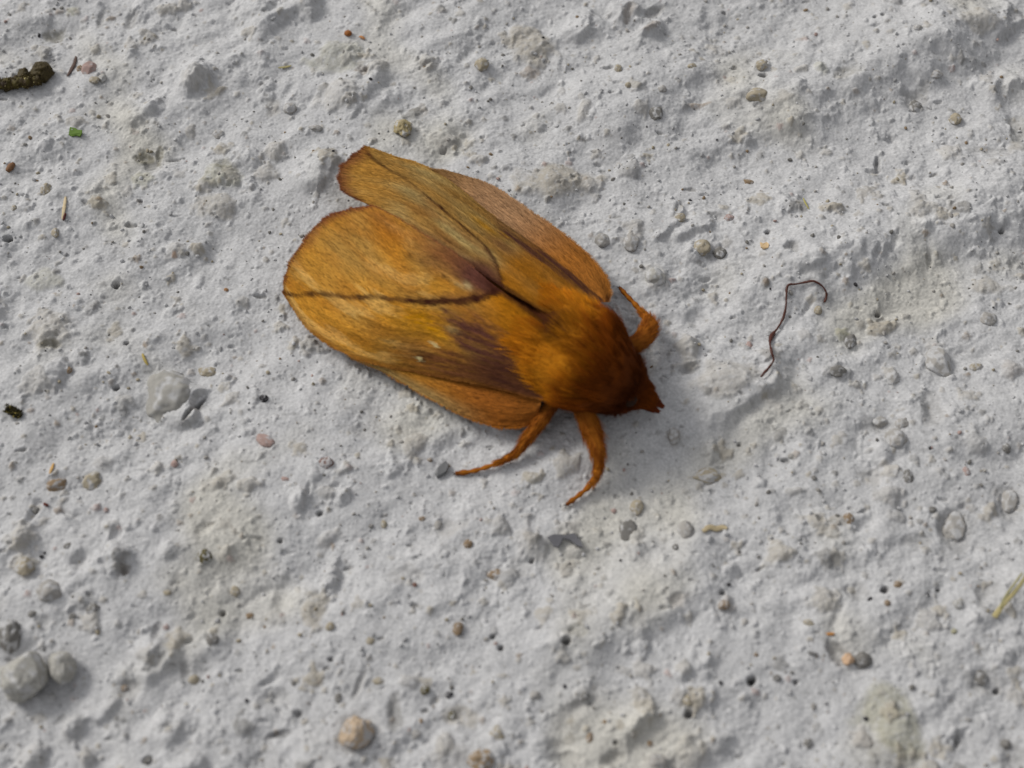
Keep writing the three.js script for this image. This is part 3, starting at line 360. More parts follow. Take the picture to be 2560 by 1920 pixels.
function buildWing(name, columns, us, paint, { nu = 240, nv = 120, waves = 0.12, veins = 0.085, scales = 24000, fringe, label, seed }) {
  const grid = columns.map(c => c.map(p => q4(...p))), pos = new Float32Array((nu + 1) * (nv + 1) * 3), col = new Float32Array(pos.length), idx = [];
  const at = (u, v) => { const p = sheetAt(grid, us, u, v); p.y += waves * n3(u * 5 + seed, v * 4, 0.5) + veins * Math.max(0, Math.cos(v * 44 + 2 * Math.sin(u * 3))) ** 6 * sm(0.05, 0.3, u); return p; };
  for (let i = 0; i <= nu; i++) for (let j = 0; j <= nv; j++) { const k = (i * (nv + 1) + j) * 3, p = at(i / nu, j / nv); pos[k] = p.x * MM; pos[k + 1] = p.y * MM; pos[k + 2] = p.z * MM; col.set(paint(i / nu, j / nv), k); }
  for (let i = 0; i < nu; i++) for (let j = 0; j < nv; j++) { const a = i * (nv + 1) + j, b = a + 1, c = a + nv + 1, d = c + 1; idx.push(a, b, c, b, d, c); }
  const g = new THREE.BufferGeometry(); g.setAttribute('position', new THREE.BufferAttribute(pos, 3)); g.setAttribute('color', new THREE.BufferAttribute(col, 3)); g.setIndex(idx); g.computeVertexNormals();
  const w = mesh(name, g, M.wing, moth); if (label) w.userData.label = label;
  // scales lying on the wing, each a sliver of its own, in the colour of the spot it grows on
  const P = [], C = [], r = rng(seed * 31 + 1), sliver = (p, dir, side, l, wd, c) => { const tip = p.clone().addScaledVector(dir, l); for (const v of [p.clone().addScaledVector(side, wd), p.clone().addScaledVector(side, -wd), tip]) { P.push(v.x * MM, v.y * MM, v.z * MM); C.push(...c); } };
  const frame = (u, v) => { const e = 0.012, p = at(u, v), du = at(Math.min(1, u + e), v).sub(at(Math.max(0, u - e), v)).normalize(), dv = at(u, Math.min(1, v + e)).sub(at(u, Math.max(0, v - e))).normalize(); let n = new THREE.Vector3().crossVectors(du, dv).normalize(); if (n.y < 0) n.negate(); return [p, du, dv, n]; };
  for (let i = 0; i < scales; i++) { const u = r(), v = r(), [p, du, dv, n] = frame(u, v), d = du.clone().multiplyScalar(1).addScaledVector(dv, (r() - 0.5) * 0.5).addScaledVector(n, 0.05 + 0.3 * r()).normalize(); sliver(p.addScaledVector(n, 0.005), d, dv, 0.3 + 0.4 * r(), 0.028 + 0.02 * r(), mul3(paint(u, v), 0.62 + 0.8 * r())); }
  const sg = new THREE.BufferGeometry(); sg.setAttribute('position', new THREE.Float32BufferAttribute(P, 3)); sg.setAttribute('color', new THREE.Float32BufferAttribute(C, 3)); sg.computeVertexNormals();
  const sc = mesh('wing_scale', sg, M.fur, w); sc.userData.kind = 'stuff';
  if (fringe) {
    P.length = C.length = 0;
    for (const [edge, n, c, l] of fringe) for (let i = 0; i < n; i++) { const [u, v, du, dv] = edge(r()), [p, a, b, nn] = frame(u, v), sc2 = 0.85 + 0.18 * Math.sin(v * 34 + u * 60) + 0.3 * n3(v * 14, u * 14, seed); sliver(p, a.clone().multiplyScalar(du).addScaledVector(b, dv).addScaledVector(nn, (r() - 0.45) * 0.5).addScaledVector(a, (r() - 0.5) * 0.5).addScaledVector(b, (r() - 0.5) * 0.5).normalize(), du ? b : a, l * sc2 * (0.6 + 0.6 * r()), 0.03 + 0.02 * r(), mul3(mix3(c, paint(u, v), 0.7 * r()), 0.75 + 0.5 * r())); }
    const fg = new THREE.BufferGeometry(); fg.setAttribute('position', new THREE.Float32BufferAttribute([...P], 3)); fg.setAttribute('color', new THREE.Float32BufferAttribute([...C], 3)); fg.computeVertexNormals();
    const f = mesh('wing_fringe', fg, M.fur, w); f.userData.kind = 'stuff';
  }
  return w;
}
const US = [0, 0.25, 0.5, 0.75, 0.9, 1];
const NEAR = [
  [[1486, 1030, 8.3], [1482, 1160, 7.8], [1470, 1300, 6.2], [1440, 1425, 4.2]],
  [[1236, 856, 8.5], [1220, 1020, 7.5], [1190, 1200, 5.6], [1150, 1352, 3.0]],
  [[1000, 672, 7.5], [935, 870, 6.6], [875, 1080, 4.7], [820, 1287, 2.2]],
  [[760, 520, 6.2], [625, 740, 5.5], [515, 990, 3.9], [420, 1190, 1.8]],
  [[635, 445, 5.4], [420, 560, 4.9], [270, 810, 3.4], [185, 1040, 1.6]],
  [[540, 395, 4.9], [290, 470, 4.4], [115, 690, 3.1], [64, 868, 2.0]],
];
const FAR = [
  [[1514, 993, 8.2], [1606, 968, 7.5], [1690, 935, 6.0], [1765, 900, 4.0]],
  [[1246, 842, 8.2], [1325, 775, 7.4], [1405, 715, 5.6], [1480, 662, 2.9]],
  [[1000, 672, 7.2], [1070, 590, 6.4], [1130, 520, 4.7], [1190, 455, 2.2]],
  [[760, 524, 5.9], [785, 405, 5.2], [812, 300, 3.8], [838, 192, 2.0]],
  [[635, 455, 5.0], [590, 335, 4.5], [600, 225, 3.4], [650, 130, 2.1]],
  [[525, 395, 4.4], [390, 310, 4.0], [385, 190, 3.1], [508, 82, 2.3]],
];
const HUE = { gold: rgb(186, 130, 48), tan: rgb(164, 122, 62), yellow: rgb(196, 136, 8), purple: rgb(92, 54, 46), plum: rgb(120, 74, 46), brown: rgb(136, 84, 34), line: rgb(58, 26, 18), rust: rgb(164, 100, 28), pale: rgb(226, 208, 158), base: rgb(172, 106, 8), olive: rgb(174, 148, 96), edge: rgb(112, 58, 40), pink: rgb(176, 136, 98) };
const streak = (u, v, s) => 0.5 * n3(u * 4.5 + s, v * 24, s) + 0.35 * n3(u * 11, v * 60 + s, s) + 0.25 * n3(u * 34 + s, v * 90, s);
const blob = (u, v, cu, cv, ru, rv) => Math.exp(-(((u - cu) / ru) ** 2 + ((v - cv) / rv) ** 2));
const along = (pts, u) => { for (let i = 1; i < pts.length; i++) if (u <= pts[i][0]) return lerp(pts[i - 1][1], pts[i][1], (u - pts[i - 1][0]) / (pts[i][0] - pts[i - 1][0])); return pts[pts.length - 1][1]; };
const NLINE = [[0.25, 0], [0.29, 0.06], [0.35, 0.21], [0.44, 0.34], [0.55, 0.43], [0.66, 0.46], [0.75, 0.52], [0.83, 0.64], [0.87, 0.7], [0.92, 0.78], [1, 0.99]];
const FLINE = [[0.25, 0], [0.27, 0.03], [0.31, 0.16], [0.38, 0.32], [0.46, 0.42], [0.54, 0.46], [0.63, 0.48], [0.7, 0.53], [0.79, 0.64], [0.88, 0.74], [0.94, 0.87], [1, 0.98]];
const segDist = (u, v, a, b, c, d) => { const x = c - a, y = d - b, t = clamp(((u - a) * x + (v - b) * y) / (x * x + y * y)); return Math.hypot(u - a - x * t, (v - b - y * t)); };
function paintNear(u, v) {
  const s = streak(u, v, 3), jit = 0.035 * n3(u * 9, v * 9, 4) + 0.02 * n3(u * 30, v * 30, 9), lv = along(NLINE, u), d = v - lv + jit * 0.5, outer = u > 0.25 && d < 0;
  let c = mix3(HUE.gold, HUE.tan, clamp(0.4 + 1.4 * n3(u * 5, v * 4, 7)));
  c = mix3(c, rgb(208, 164, 96), 0.7 * sm(0.05, 0.4, n3(u * 6, v * 8, 31) + 0.4 * n3(u * 14, v * 30, 32)) * sm(0.4, 0.7, u));
  c = mix3(c, HUE.rust, 0.32 * clamp(0.3 + 2.4 * n3(u * 8 + 3, v * 10, 2)));
  if (outer) {
    c = mix3(c, HUE.plum, 0.9 * (1 - sm(0.04, 0.24, v + jit)) * (1 - sm(0.55, 0.85, u)));
    c = mix3(c, HUE.purple, (1 - sm(0.1, 0.3, v + jit)) * clamp(1.3 * blob(u, v, 0.36, 0.1, 0.14, 0.3)));
    c = mix3(c, HUE.rust, 0.7 * blob(u, v, 0.82, 0.12, 0.12, 0.12)); c = mix3(c, HUE.plum, 0.55 * blob(u, v, 0.9, 0.06, 0.1, 0.08));
    for (const [a, b] of [[0.64, 0.16], [0.71, 0.17], [0.6, 0.1], [0.53, 0.2]]) c = mix3(c, HUE.line, 0.55 * blob(u + jit * 0.4, v + jit * 0.6, a, b, 0.018, 0.02));
    c = mix3(c, HUE.pale, 0.4 * blob(u, v, 0.42, 0.17, 0.02, 0.03) + 0.25 * blob(u, v, 0.46, 0.21, 0.03, 0.02));
    c = mix3(c, HUE.plum, 0.7 * (1 - sm(0, 0.1, -d)) * (1 - sm(0.5, 0.75, u)));
  } else {
    c = mix3(c, HUE.base, 0.85 * (1 - sm(0.28, 0.46, u + 0.2 * v)));
    c = mix3(c, HUE.yellow, clamp(0.6 * blob(u, v, 0.58, 0.57, 0.1, 0.08) + 0.6 * blob(u, v, 0.48, 0.63, 0.05, 0.07) + 0.8 * n3(u * 20, v * 40, 6) * blob(u, v, 0.54, 0.6, 0.1, 0.1)));
    c = mix3(c, HUE.rust, 0.7 * blob(u, v, 0.36, 0.42, 0.1, 0.12));
    const tri = segDist(u, v, 0.39, 0.52, 0.1, 0.9), wdt = 0.05 + 0.09 * sm(0.47, 0.2, u);
    c = mix3(c, HUE.purple, clamp(0.88 + 1.0 * streak(u, v, 8)) * (1 - sm(wdt - 0.03, wdt + 0.1, tri + jit * 2.4)));
    c = mix3(c, HUE.plum, clamp(0.85 + streak(u, v, 18)) * sm(0.7, 0.82, v + jit * 1.5) * (1 - sm(0.44, 0.7, u)));
    c = mix3(c, HUE.purple, clamp(0.75 + 1.4 * streak(u, v, 22)) * sm(0.6, 0.78, v + jit) * (1 - sm(0.16, 0.34, u)));
    c = mix3(c, HUE.olive, 0.5 * blob(u, v, 0.44, 0.58, 0.03, 0.03));
    c = mix3(c, HUE.line, 0.6 * blob(u, v, 0.51, 0.86, 0.035, 0.02));
    const oval = (a, b, x, y) => 1 - sm(0.75, 1.15, Math.hypot((u - a) / x, (v - b + (u - a) * 0.6) / y) + jit * 2);
    c = mix3(c, HUE.line, 0.55 * oval(0.528, 0.888, 0.021, 0.032)); c = mix3(c, HUE.pale, 0.72 * oval(0.53, 0.89, 0.016, 0.019)); c = mix3(c, HUE.pale, 0.75 * oval(0.49, 0.745, 0.021, 0.014));
  }
  const lw = u < 0.45 ? 0.05 : u < 0.6 ? 0.03 : 0.02, on = (1 - sm(lw * 0.5, lw * 1.25, Math.abs(d + 0.003 * Math.sin(u * 150) - jit * 0.25))) * sm(0.25, 0.28, u) * (0.72 + 0.35 * n3(u * 26, 1, 3));
  c = mix3(c, HUE.line, clamp(on * (u < 0.65 ? 1.25 : 1.02)));
  c = mix3(c, HUE.line, 0.8 * (1 - sm(0.02, 0.1, v + jit)) * (1 - sm(0.3, 0.42, u)));
  c = mix3(c, HUE.edge, 0.8 * sm(0.965, 1, u + jit * 0.3) * (1 - 0.75 * sm(0.25, 0.75, v)));
  c = mix3(c, HUE.brown, 0.6 * sm(0.95, 1, v));
  c = [c[0] * 1.2, c[1] * 1.24, c[2] * 1.12]; return mul3(c, 1 + 0.42 * s);
}
function paintFar(u, v) {
  const s = streak(u, v, 17), jit = 0.035 * n3(u * 9 + 20, v * 9, 4) + 0.02 * n3(u * 30, v * 30, 29), lv = along(FLINE, u), d = v - lv + jit * 0.5, outer = u > 0.25 && d < 0;
  let c = mix3(HUE.tan, HUE.olive, clamp(0.3 + 1.2 * n3(u * 5, v * 5, 27)));
  if (outer) {
    c = mix3(c, HUE.olive, 0.5 * blob(u, v, 0.55, 0.25, 0.12, 0.12));
    c = mix3(c, HUE.brown, 0.5 * clamp(0.4 + 2.4 * n3(u * 6 + 3, v * 7, 12)) * (1 - sm(0.7, 0.9, u)));
    c = mix3(c, HUE.purple, 0.8 * (1 - sm(0.0, 0.2, v + jit)) * (1 - sm(0.45, 0.85, u))); c = mix3(c, HUE.purple, 0.8 * blob(u, v, 0.36, 0.08, 0.08, 0.14));
    for (const [a, b] of [[0.5, 0.16], [0.58, 0.12], [0.45, 0.22]]) c = mix3(c, HUE.line, 0.4 * blob(u, v, a, b, 0.02, 0.02));
    c = mix3(c, HUE.plum, 0.6 * (1 - sm(0, 0.1, -d)) * (1 - sm(0.4, 0.55, u)));
    c = mix3(c, HUE.gold, 0.5 * sm(0.8, 0.95, u));
  } else {
    c = mix3(c, HUE.base, 0.8 * (1 - sm(0.28, 0.42, u)));
    c = mix3(c, HUE.yellow, clamp(0.8 * blob(u, v, 0.5, 0.72, 0.08, 0.07) + 0.7 * blob(u, v, 0.42, 0.8, 0.03, 0.04)));
    c = mix3(c, HUE.plum, 0.7 * blob(u, v, 0.4, 0.6, 0.06, 0.1));
    c = mix3(c, HUE.purple, clamp(0.8 + 1.3 * streak(u, v, 28)) * (1 - sm(0.03, 0.13, segDist(u, v, 0.46, 0.84, 0.05, 0.92) + jit * 2)) * (1 - sm(0.42, 0.5, u)));
    c = mix3(c, HUE.purple, 0.5 * sm(0.86, 0.95, v) * (1 - sm(0.46, 0.56, u)));
  }
  const lw = u < 0.45 ? 0.035 : 0.022, on = (1 - sm(lw * 0.5, lw * 1.3, Math.abs(d))) * sm(0.25, 0.28, u) * (0.7 + 0.45 * n3(u * 22, 5, 3)) * (u > 0.75 && u < 0.88 ? 0.55 : 1);
  c = mix3(c, HUE.line, clamp(on));
  c = mix3(c, HUE.line, 0.8 * (1 - sm(0.0, 0.08, v + jit)) * (1 - sm(0.34, 0.5, u)));
  c = mix3(c, HUE.edge, 0.75 * sm(0.96, 1, u + jit * 0.4)); c = mix3(c, HUE.gold, 0.5 * sm(0.9, 1, v) * sm(0.5, 0.8, u));
  c = [c[0] * 1.16, c[1] * 1.2, c[2] * 1.16]; return mul3(c, 1 + 0.42 * s);
}
const HN = [], HF = [];
{
  const o = [[1424, 1480, 2.6], [1404, 1530, 1.7], [1310, 1566, 1.2], [1180, 1562, 1.0], [1000, 1500, 1.0], [800, 1392, 1.0], [600, 1278, 1.1], [420, 1200, 1.2]];
  const i = [[1436, 1405, 3.6], [1385, 1375, 3.3], [1280, 1345, 2.9], [1150, 1310, 2.4], [980, 1270, 2.0], [800, 1225, 1.7], [620, 1180, 1.5], [440, 1130, 1.35]];
  for (let k = 0; k < 8; k++) HN.push([0, 0.33, 0.67, 1].map(v => [lerp(i[k][0], o[k][0], v), lerp(i[k][1], o[k][1], v), lerp(i[k][2], o[k][2], v) + 0.55 * Math.sin(v * Math.PI * 0.85)]));
  const p = [[1788, 905, 3.0], [1800, 845, 2.5], [1768, 755, 2.0], [1660, 635, 1.6], [1520, 520, 1.4], [1400, 440, 1.3], [1270, 350, 1.2], [1150, 278, 1.2], [1020, 232, 1.3], [900, 200, 1.5]];
  const q = [[1735, 905, 3.2], [1680, 865, 2.9], [1590, 780, 2.6], [1470, 700, 2.3], [1370, 620, 2.1], [1280, 550, 1.8], [1190, 480, 1.6], [1080, 392, 1.5], [930, 285, 1.4], [790, 200, 1.7]];
  for (let k = 0; k < 10; k++) HF.push([0, 0.33, 0.67, 1].map(v => [lerp(q[k][0], p[k][0], v), lerp(q[k][1], p[k][1], v), lerp(q[k][2], p[k][2], v) + 0.5 * Math.sin(v * Math.PI * 0.85)]));
}
const paintHN = (u, v) => { const s = streak(u, v * 0.7, 41); let c = mix3(rgb(160, 96, 36), HUE.gold, sm(0.45, 0.85, u)); c = mix3(c, HUE.olive, 0.7 * sm(0.55, 0.9, v) * sm(0.4, 0.7, u)); c = mix3(c, HUE.brown, 0.5 * (1 - sm(0, 0.12, u))); return mul3(c, 1 + 0.5 * s); };
const paintHF = (u, v) => { const s = streak(u, v * 0.7, 57); let c = mix3(rgb(164, 104, 42), HUE.pink, sm(0.3, 0.65, u)); c = mix3(c, HUE.tan, 0.6 * sm(0.75, 1, u)); c = mix3(c, HUE.edge, 0.5 * (1 - sm(0, 0.1, u)) * sm(0.4, 1, v)); return mul3(c, 1 + 0.45 * s); };
const lin8 = n => Array.from({ length: n }, (_, i) => i / (n - 1));
const termen = r => [1, r, 1, 0], front = a => r => [a + (1 - a) * r, 1, 0, 1], ridge = r => [0.42 + 0.58 * r, 0, 0, -1];
buildWing('hindwing', HN, lin8(8), paintHN, { nu: 110, nv: 40, waves: 0.06, veins: 0.05, scales: 4500, seed: 5, fringe: [[r => [r, 1, 0, 1], 900, HUE.rust, 0.3]], label: 'orange brown hindwing lobe showing below the left forewing' });
buildWing('hindwing', HF, lin8(10), paintHF, { nu: 120, nv: 36, waves: 0.06, veins: 0.05, scales: 4500, seed: 6, fringe: [[r => [r, 1, 0, 1], 1200, HUE.pink, 0.35]], label: 'pinkish orange hindwing edge behind the right forewing' });
buildWing('forewing', FAR, US, paintFar, { seed: 2, fringe: [[termen, 1500, HUE.edge, 0.62], [front(0.5), 700, HUE.tan, 0.3]], label: 'tan right forewing sloping away with a thin dark line' });
buildWing('forewing', NEAR, US, paintNear, { seed: 1, fringe: [[termen, 1900, HUE.edge, 0.55], [front(0), 900, HUE.brown, 0.2], [ridge, 700, HUE.plum, 0.3]], label: 'golden left forewing with a dark oblique line and two pale spots' });

// body: one skin from the abdomen under the wings to the snout
const SPINE = [[640, 800, 2.6, 0.3, 0.3], [700, 805, 2.7, 1.2, 1.1], [860, 850, 3.3, 2.4, 2.1], [1050, 905, 3.9, 3.0, 2.7], [1240, 975, 4.2, 3.2, 2.6], [1420, 1070, 4.6, 4.1, 2.9], [1520, 1128, 5.0, 4.6, 3.75], [1620, 1190, 5.2, 4.75, 4.05], [1715, 1252, 4.75, 4.5, 3.9], [1795, 1305, 4.2, 3.75, 3.4], [1855, 1340, 3.75, 2.9, 2.75], [1905, 1368, 3.35, 2.1, 2.15], [1955, 1395, 3.05, 1.35, 1.5], [2000, 1420, 2.8, 0.75, 0.8], [2025, 1436, 2.65, 0.2, 0.2]];
const spine = new THREE.CatmullRomCurve3(SPINE.map(s => q4(s[0], s[1], s[2])), false, 'centripetal');
const thick = (t, k) => { const w = t * (SPINE.length - 1), i = Math.min(SPINE.length - 2, Math.floor(w)), f = w - i, g = j => SPINE[clamp(j, 0, SPINE.length - 1)][k]; return Math.max(0.05, cr(g(i - 1), g(i), g(i + 1), g(i + 2), f)); };
function bodyAt(t, a) {                    // point and outward normal
  const p = spine.getPoint(t), T = spine.getTangent(t), S = new THREE.Vector3(T.z, 0, -T.x).normalize(), U = new THREE.Vector3().crossVectors(T, S).normalize(); if (U.y < 0) U.negate();
  const w = thick(t, 3), h = thick(t, 4), d = S.clone().multiplyScalar(Math.cos(a) * w).addScaledVector(U, Math.sin(a) * h);
  const n = S.clone().multiplyScalar(Math.cos(a) / w).addScaledVector(U, Math.sin(a) / h).normalize();
  d.multiplyScalar(1 + 0.05 * n3(p.x * 0.7 + Math.cos(a) * 2, Math.sin(a) * 2, p.z * 0.7)); return [p.clone().add(d), n, T, S, U];
}
const FURHUE = { gold: rgb(190, 120, 22), amber: rgb(158, 88, 14), rust: rgb(136, 68, 10), dark: rgb(90, 42, 8), umber: rgb(70, 34, 14) };
function bodyHue(t, a) {
  const m = 0.2 * n3(t * 30, a * 2, 1), x = t + m * 0.35;
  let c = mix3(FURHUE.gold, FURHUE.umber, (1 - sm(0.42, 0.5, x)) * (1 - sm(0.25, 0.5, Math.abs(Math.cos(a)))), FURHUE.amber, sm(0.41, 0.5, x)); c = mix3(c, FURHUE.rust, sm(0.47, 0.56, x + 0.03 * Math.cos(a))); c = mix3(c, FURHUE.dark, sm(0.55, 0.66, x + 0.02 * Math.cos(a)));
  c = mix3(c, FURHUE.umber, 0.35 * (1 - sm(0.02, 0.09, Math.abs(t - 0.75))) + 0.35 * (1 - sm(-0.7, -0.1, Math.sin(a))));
  return mix3(c, FURHUE.rust, 0.35 * sm(0.8, 0.9, t));
}
{
  const n = 130, m = 64, pos = [], col = [], idx = [];
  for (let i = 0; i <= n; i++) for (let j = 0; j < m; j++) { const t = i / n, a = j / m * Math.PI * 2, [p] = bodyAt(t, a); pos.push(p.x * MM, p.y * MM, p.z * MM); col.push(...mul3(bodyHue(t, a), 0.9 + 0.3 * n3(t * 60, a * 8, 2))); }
  for (let i = 0; i < n; i++) for (let j = 0; j < m; j++) { const a = i * m + j, b = i * m + (j + 1) % m, c = a + m, d = b + m; idx.push(a, b, c, b, d, c); }
  const g = new THREE.BufferGeometry(); g.setAttribute('position', new THREE.Float32BufferAttribute(pos, 3)); g.setAttribute('color', new THREE.Float32BufferAttribute(col, 3)); g.setIndex(idx); g.computeVertexNormals();
  const body = mesh('body', g, M.fur, moth);
  // the coat: fine hairs combed back over the thorax, shorter on the head
  const P = [], C = [], N = [], r = rng(404);
  const hair = (p, d, bend, l, w, c) => { const s = new THREE.Vector3().crossVectors(d, new THREE.Vector3(r() - 0.5, r() - 0.5, r() - 0.5)).normalize(); let prev = null; const K = 3; let q = p.clone(), dir = d.clone(); for (let k = 0; k <= K; k++) { const ww = w * (1 - k / K * 0.85), a = q.clone().addScaledVector(s, ww), b = q.clone().addScaledVector(s, -ww); if (prev) for (const v of [prev[0], prev[1], a, prev[1], b, a]) { P.push(v.x * MM, v.y * MM, v.z * MM); C.push(...mul3(c, 0.72 + 0.5 * k / K)); } prev = [a, b]; dir.addScaledVector(bend, 0.35).normalize(); q.addScaledVector(dir, l / K); } };
  const eyes = [Math.PI - 0.62, 0.62].map(a => { const [p, nn] = bodyAt(0.775, a); return p.addScaledVector(nn, -0.5); });
  for (let i = 0; i < 30000; i++) {
    const t = 0.415 + 0.545 * r() ** 0.9, a = -0.5 + (Math.PI + 1.0) * r(), [p, nn, T, S] = bodyAt(t, a), tuft = n3(t * 26, a * 5, 8), side = Math.cos(a);
    const back = T.clone().multiplyScalar(-1), d = back.clone().multiplyScalar(0.85 + 0.3 * r()).addScaledVector(nn, (0.55 + 0.5 * r() + 0.6 * tuft) * (1 - 0.75 * sm(0.62, 0.8, t))).addScaledVector(S, 0.25 * side + 0.5 * (r() - 0.5) + 1.0 * tuft).normalize();
    if (t > 0.66) d.addScaledVector(T, 2.4 * sm(0.66, 0.84, t)).normalize();
    const side2 = sm(0.3, 0.55, Math.abs(Math.cos(a))) * (1 - sm(0.5, 0.58, t)); if (side2 < 0.5 && t < 0.455) continue;
    if (eyes.some(e => e.distanceTo(p) < 0.72 + 0.2 * R())) continue;
    const l = lerp(1.9, 0.55, sm(0.55, 0.8, t)) * (0.6 + 0.6 * r()) * (1 + 0.9 * (1 - sm(0.455, 0.5, t)) * r()) * (r() < 0.05 ? 1.5 : 1) * (1 + 0.6 * tuft) * (1 - 0.62 * side2);
    hair(p.addScaledVector(nn, -0.1), d, back.clone().multiplyScalar(t > 0.8 ? -0.2 : 0.6).addScaledVector(nn, -0.35), l, 0.02 + 0.013 * r(), mul3(bodyHue(t, a), (0.65 + 0.65 * r()) * (1 + 0.7 * tuft)));
  }
  // shoulder tufts: long golden hairs that lie back over the roots of both forewings
  for (const [cols, count, reach, tone] of [[NEAR, 6500, 0.17, 0], [FAR, 4500, 0.14, 0.15]]) {
    const grid = cols.map(c => c.map(p => q4(...p)));
    for (let i = 0; i < count; i++) {
      const v = 0.1 + 0.54 * r() ** 0.9, lim = reach * (v < 0.5 ? lerp(0.35, 1, (v - 0.1) / 0.4) : 1 - sm(0.36, 0.62, v) * 0.95), u = lim * r() ** 0.9, p = sheetAt(grid, US, u, v), du = sheetAt(grid, US, u + 0.02, v).sub(p).normalize(), dv = sheetAt(grid, US, u, Math.min(1, v + 0.03)).sub(sheetAt(grid, US, u, v - 0.03)).normalize();
      const nn = new THREE.Vector3().crossVectors(du, dv).normalize(); if (nn.y < 0) nn.negate(); const tuft = n3(u * 40, v * 9, 5), e = u / Math.max(lim, 0.01);
      hair(p.clone().addScaledVector(nn, 0.03 + 0.25 * (1 - e)), du.clone().addScaledVector(nn, 0.1 + 0.3 * r() * (1 - e)).addScaledVector(dv, 0.35 * (r() - 0.5) + 0.5 * tuft).normalize(), nn.clone().multiplyScalar(-0.18), (0.9 + 1.4 * r()) * (1 + 0.6 * tuft), 0.02 + 0.013 * r(), mul3(mix3(mix3(FURHUE.gold, FURHUE.amber, clamp(0.45 + 1.7 * n3(u * 18, v * 6, 15) + tone)), HUE.base, 0.4 * e), (0.65 + 0.65 * r()) * (1 + 0.75 * tuft)));
    }
  }
  const fg = new THREE.BufferGeometry(); fg.setAttribute('position', new THREE.Float32BufferAttribute(P, 3)); fg.setAttribute('color', new THREE.Float32BufferAttribute(C, 3)); fg.computeVertexNormals();
  mesh('fur', fg, M.fur, body).userData.kind = 'stuff';

  // legs: thigh and shin furred, the foot thin; heights above the concrete
  const leg = (pts, split, rad, label) => {
    const path = curve(pts.map(([x, y, h]) => { const g0 = onGround(x, y, h); return h > 2 ? spot(x, y, h) : g0; })), cut = (a, b) => curve(Array.from({ length: 12 }, (_, i) => path.getPointAt(lerp(a, b, i / 11))));
    const rad2 = t => { const w = t * (rad.length - 1), i = Math.min(rad.length - 2, Math.floor(w)); return lerp(rad[i], rad[i + 1], sm(0, 1, w - i)); };
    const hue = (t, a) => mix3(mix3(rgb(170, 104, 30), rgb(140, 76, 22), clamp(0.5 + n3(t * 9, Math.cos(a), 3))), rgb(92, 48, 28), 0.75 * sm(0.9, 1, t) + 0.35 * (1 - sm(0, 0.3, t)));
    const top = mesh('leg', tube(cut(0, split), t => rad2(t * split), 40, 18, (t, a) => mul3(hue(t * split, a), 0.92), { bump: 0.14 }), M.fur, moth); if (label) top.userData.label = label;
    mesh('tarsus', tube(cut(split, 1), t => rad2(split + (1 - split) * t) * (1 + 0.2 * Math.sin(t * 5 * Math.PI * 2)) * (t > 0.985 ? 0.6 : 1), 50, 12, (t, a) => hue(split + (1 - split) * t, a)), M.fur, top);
    const end = path.getPointAt(1), dir = path.getTangentAt(1), sd = new THREE.Vector3(-dir.z, 0, dir.x).normalize();
    mesh('claw', mergeGeometries([-1, 1].map(k => tube(curve([end.clone(), end.clone().addScaledVector(dir, 0.16).addScaledVector(sd, 0.1 * k), end.clone().addScaledVector(dir, 0.3).addScaledVector(sd, 0.13 * k).add(new THREE.Vector3(0, -0.12, 0))]), t => 0.06 * (1 - 0.8 * t), 8, 6, () => rgb(46, 30, 24)))), M.chitin, top);
    P.length = C.length = 0;
    for (let i = 0; i < 1900; i++) { const t = r() ** 1.3 * (split + 0.12), p = path.getPointAt(t), T = path.getTangentAt(t), a = r() * 6.283, S = new THREE.Vector3(-T.z, 0, T.x).normalize(), U = new THREE.Vector3().crossVectors(T, S).normalize(), nn = S.multiplyScalar(Math.cos(a)).addScaledVector(U, Math.sin(a)); hair(p.addScaledVector(nn, rad2(t) * 0.9), T.clone().addScaledVector(nn, 0.3 + 0.4 * r()).normalize(), nn.clone().multiplyScalar(-0.3), (0.4 + 0.6 * r()) * (0.45 + rad2(t)), 0.02 + 0.012 * r(), mul3(hue(t, a), 0.7 + 0.6 * r())); }
    const lg = new THREE.BufferGeometry(); lg.setAttribute('position', new THREE.Float32BufferAttribute([...P], 3)); lg.setAttribute('color', new THREE.Float32BufferAttribute([...C], 3)); lg.computeVertexNormals();
    mesh('leg_hair', lg, M.fur, top).userData.kind = 'stuff';
  };
  leg([[1445, 985, 3.6], [1460, 1028, 3.3], [1480, 1078, 2.7], [1493, 1124, 1.9], [1497, 1165, 1.3], [1484, 1203, 0.8], [1452, 1234, 0.45], [1416, 1262, 0.28]], 0.62, [0.65, 0.82, 0.92, 0.68, 0.44, 0.27, 0.21, 0.22], 'left front leg, thickly furred above the thin foot');
  leg([[1388, 1000, 2.8], [1358, 1045, 2.2], [1314, 1102, 1.4], [1288, 1135, 0.95], [1250, 1155, 0.65], [1219, 1167, 0.45], [1180, 1178, 0.3], [1138, 1184, 0.26]], 0.56, [0.5, 0.55, 0.54, 0.4, 0.28, 0.2, 0.19, 0.24], 'left middle leg stretched backwards');
  leg([[1565, 868, 3.4], [1592, 858, 3.0], [1614, 838, 2.4], [1625, 808, 1.6], [1604, 780, 0.9], [1584, 757, 0.6], [1566, 738, 0.4], [1549, 719, 0.3]], 0.55, [0.65, 0.8, 0.86, 0.72, 0.34, 0.24, 0.2, 0.2], 'right front leg bent with its foot pointing back');
  // eyes, snout feelers, antennae laid back along the sides
  for (const p of eyes) { const g0 = new THREE.SphereGeometry(0.8 * MM, 24, 16); g0.deleteAttribute('uv'); g0.setAttribute('color', new THREE.Float32BufferAttribute(Array.from({ length: g0.attributes.position.count }, () => rgb(40, 22, 10)).flat(), 3)); const e = mesh('eye', g0, mat({ roughness: 0.6, specularIntensity: 0.25 }), moth); e.position.set(p.x * MM, p.y * MM, p.z * MM); }
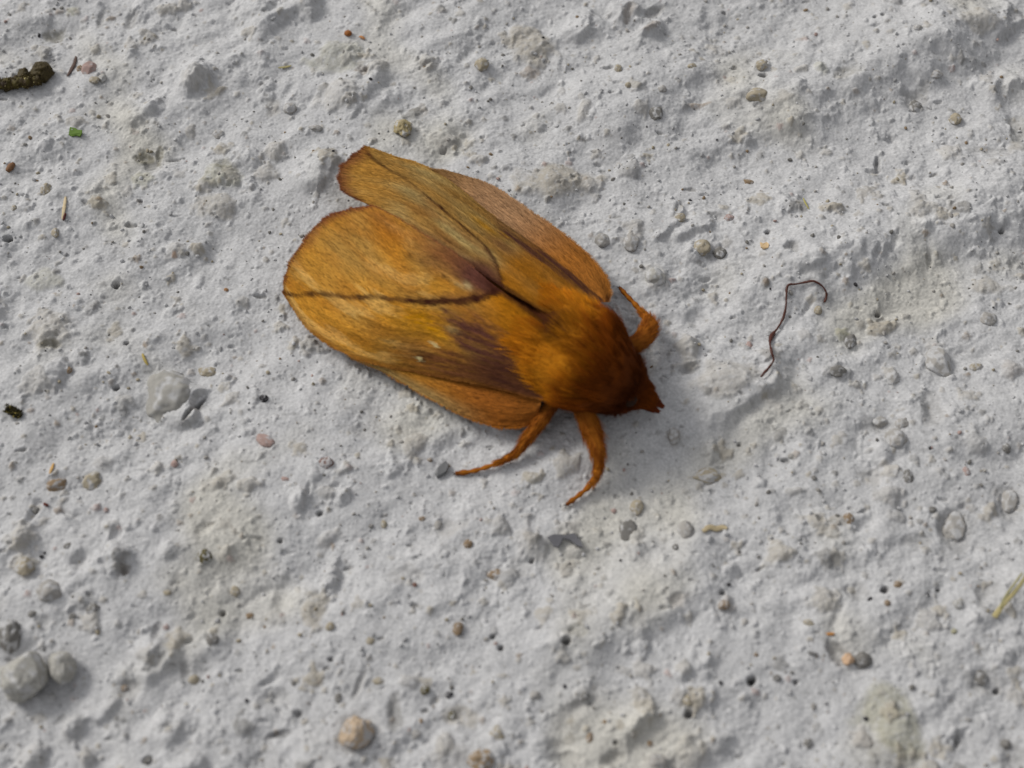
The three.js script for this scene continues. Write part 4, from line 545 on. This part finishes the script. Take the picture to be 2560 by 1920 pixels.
  for (const [pts, k] of [[[[1930, 1360, 3.3], [1985, 1396, 3.0], [2040, 1435, 2.6], [2083, 1464, 2.3]], 1.0], [[[1925, 1405, 2.8], [1975, 1440, 2.5], [2020, 1468, 2.2], [2060, 1488, 2.0]], 0.85]]) {
    const path = curve(pts.map(a => q4(...a))), f = mesh('palp', tube(path, t => k * lerp(0.9, 0.17, t ** 0.8), 30, 16, (t, a) => mul3(mix3(FURHUE.dark, rgb(112, 52, 30), t), 0.85), { bump: 0.12 }), M.fur, moth);
    P.length = C.length = 0;
    for (let i = 0; i < 900; i++) { const t = r() * 0.97, p = path.getPointAt(t), T = path.getTangentAt(t), a = r() * 6.283, S = new THREE.Vector3(-T.z, 0, T.x).normalize(), U = new THREE.Vector3().crossVectors(T, S).normalize(), nn = S.multiplyScalar(Math.cos(a)).addScaledVector(U, Math.sin(a)); hair(p.addScaledVector(nn, k * lerp(1, 0.16, t ** 0.8) * 0.95), T.clone().addScaledVector(nn, 0.15 + 0.2 * r()).normalize(), nn.clone().multiplyScalar(-0.5), (0.4 + 0.35 * r()) * (1 - 0.65 * sm(0.5, 0.95, t)), 0.024, mul3(mix3(FURHUE.dark, rgb(116, 56, 32), t), 0.65 + 0.6 * r())); }
    const pg = new THREE.BufferGeometry(); pg.setAttribute('position', new THREE.Float32BufferAttribute([...P], 3)); pg.setAttribute('color', new THREE.Float32BufferAttribute([...C], 3)); pg.computeVertexNormals(); mesh('palp_hair', pg, M.fur, f).userData.kind = 'stuff';
  }
  for (const pts of [[[1760, 1372, 6.4], [1720, 1412, 6.0], [1660, 1428, 5.6], [1590, 1420, 5.3], [1530, 1412, 5.0], [1480, 1408, 4.6]], [[1885, 1222, 6.6], [1890, 1150, 6.2], [1862, 1068, 5.8], [1815, 990, 5.3], [1770, 940, 4.8]]]) {
    const path = curve(pts.map(a => q4(...a))), an = mesh('antenna', tube(path, t => 0.16 * (1 - 0.6 * t), 40, 8, () => rgb(126, 66, 30)), M.fur, moth); P.length = C.length = 0;
    for (let i = 0; i < 44; i++) for (const k of [-1, 1]) { const t = 0.06 + 0.92 * i / 44, p = path.getPointAt(t), T = path.getTangentAt(t), S = new THREE.Vector3(-T.z, 0.2, T.x).normalize().multiplyScalar(k); hair(p, S.addScaledVector(T, 0.7).normalize(), T.clone().multiplyScalar(0.4), 0.95 * Math.sin(Math.PI * clamp(t, 0.12, 0.9)) ** 0.6, 0.045, rgb(118, 62, 28)); }
    const ag = new THREE.BufferGeometry(); ag.setAttribute('position', new THREE.Float32BufferAttribute([...P], 3)); ag.setAttribute('color', new THREE.Float32BufferAttribute([...C], 3)); ag.computeVertexNormals(); mesh('antenna_comb', ag, M.fur, an).userData.kind = 'stuff';
  }
}
renderer.render(scene, camera);
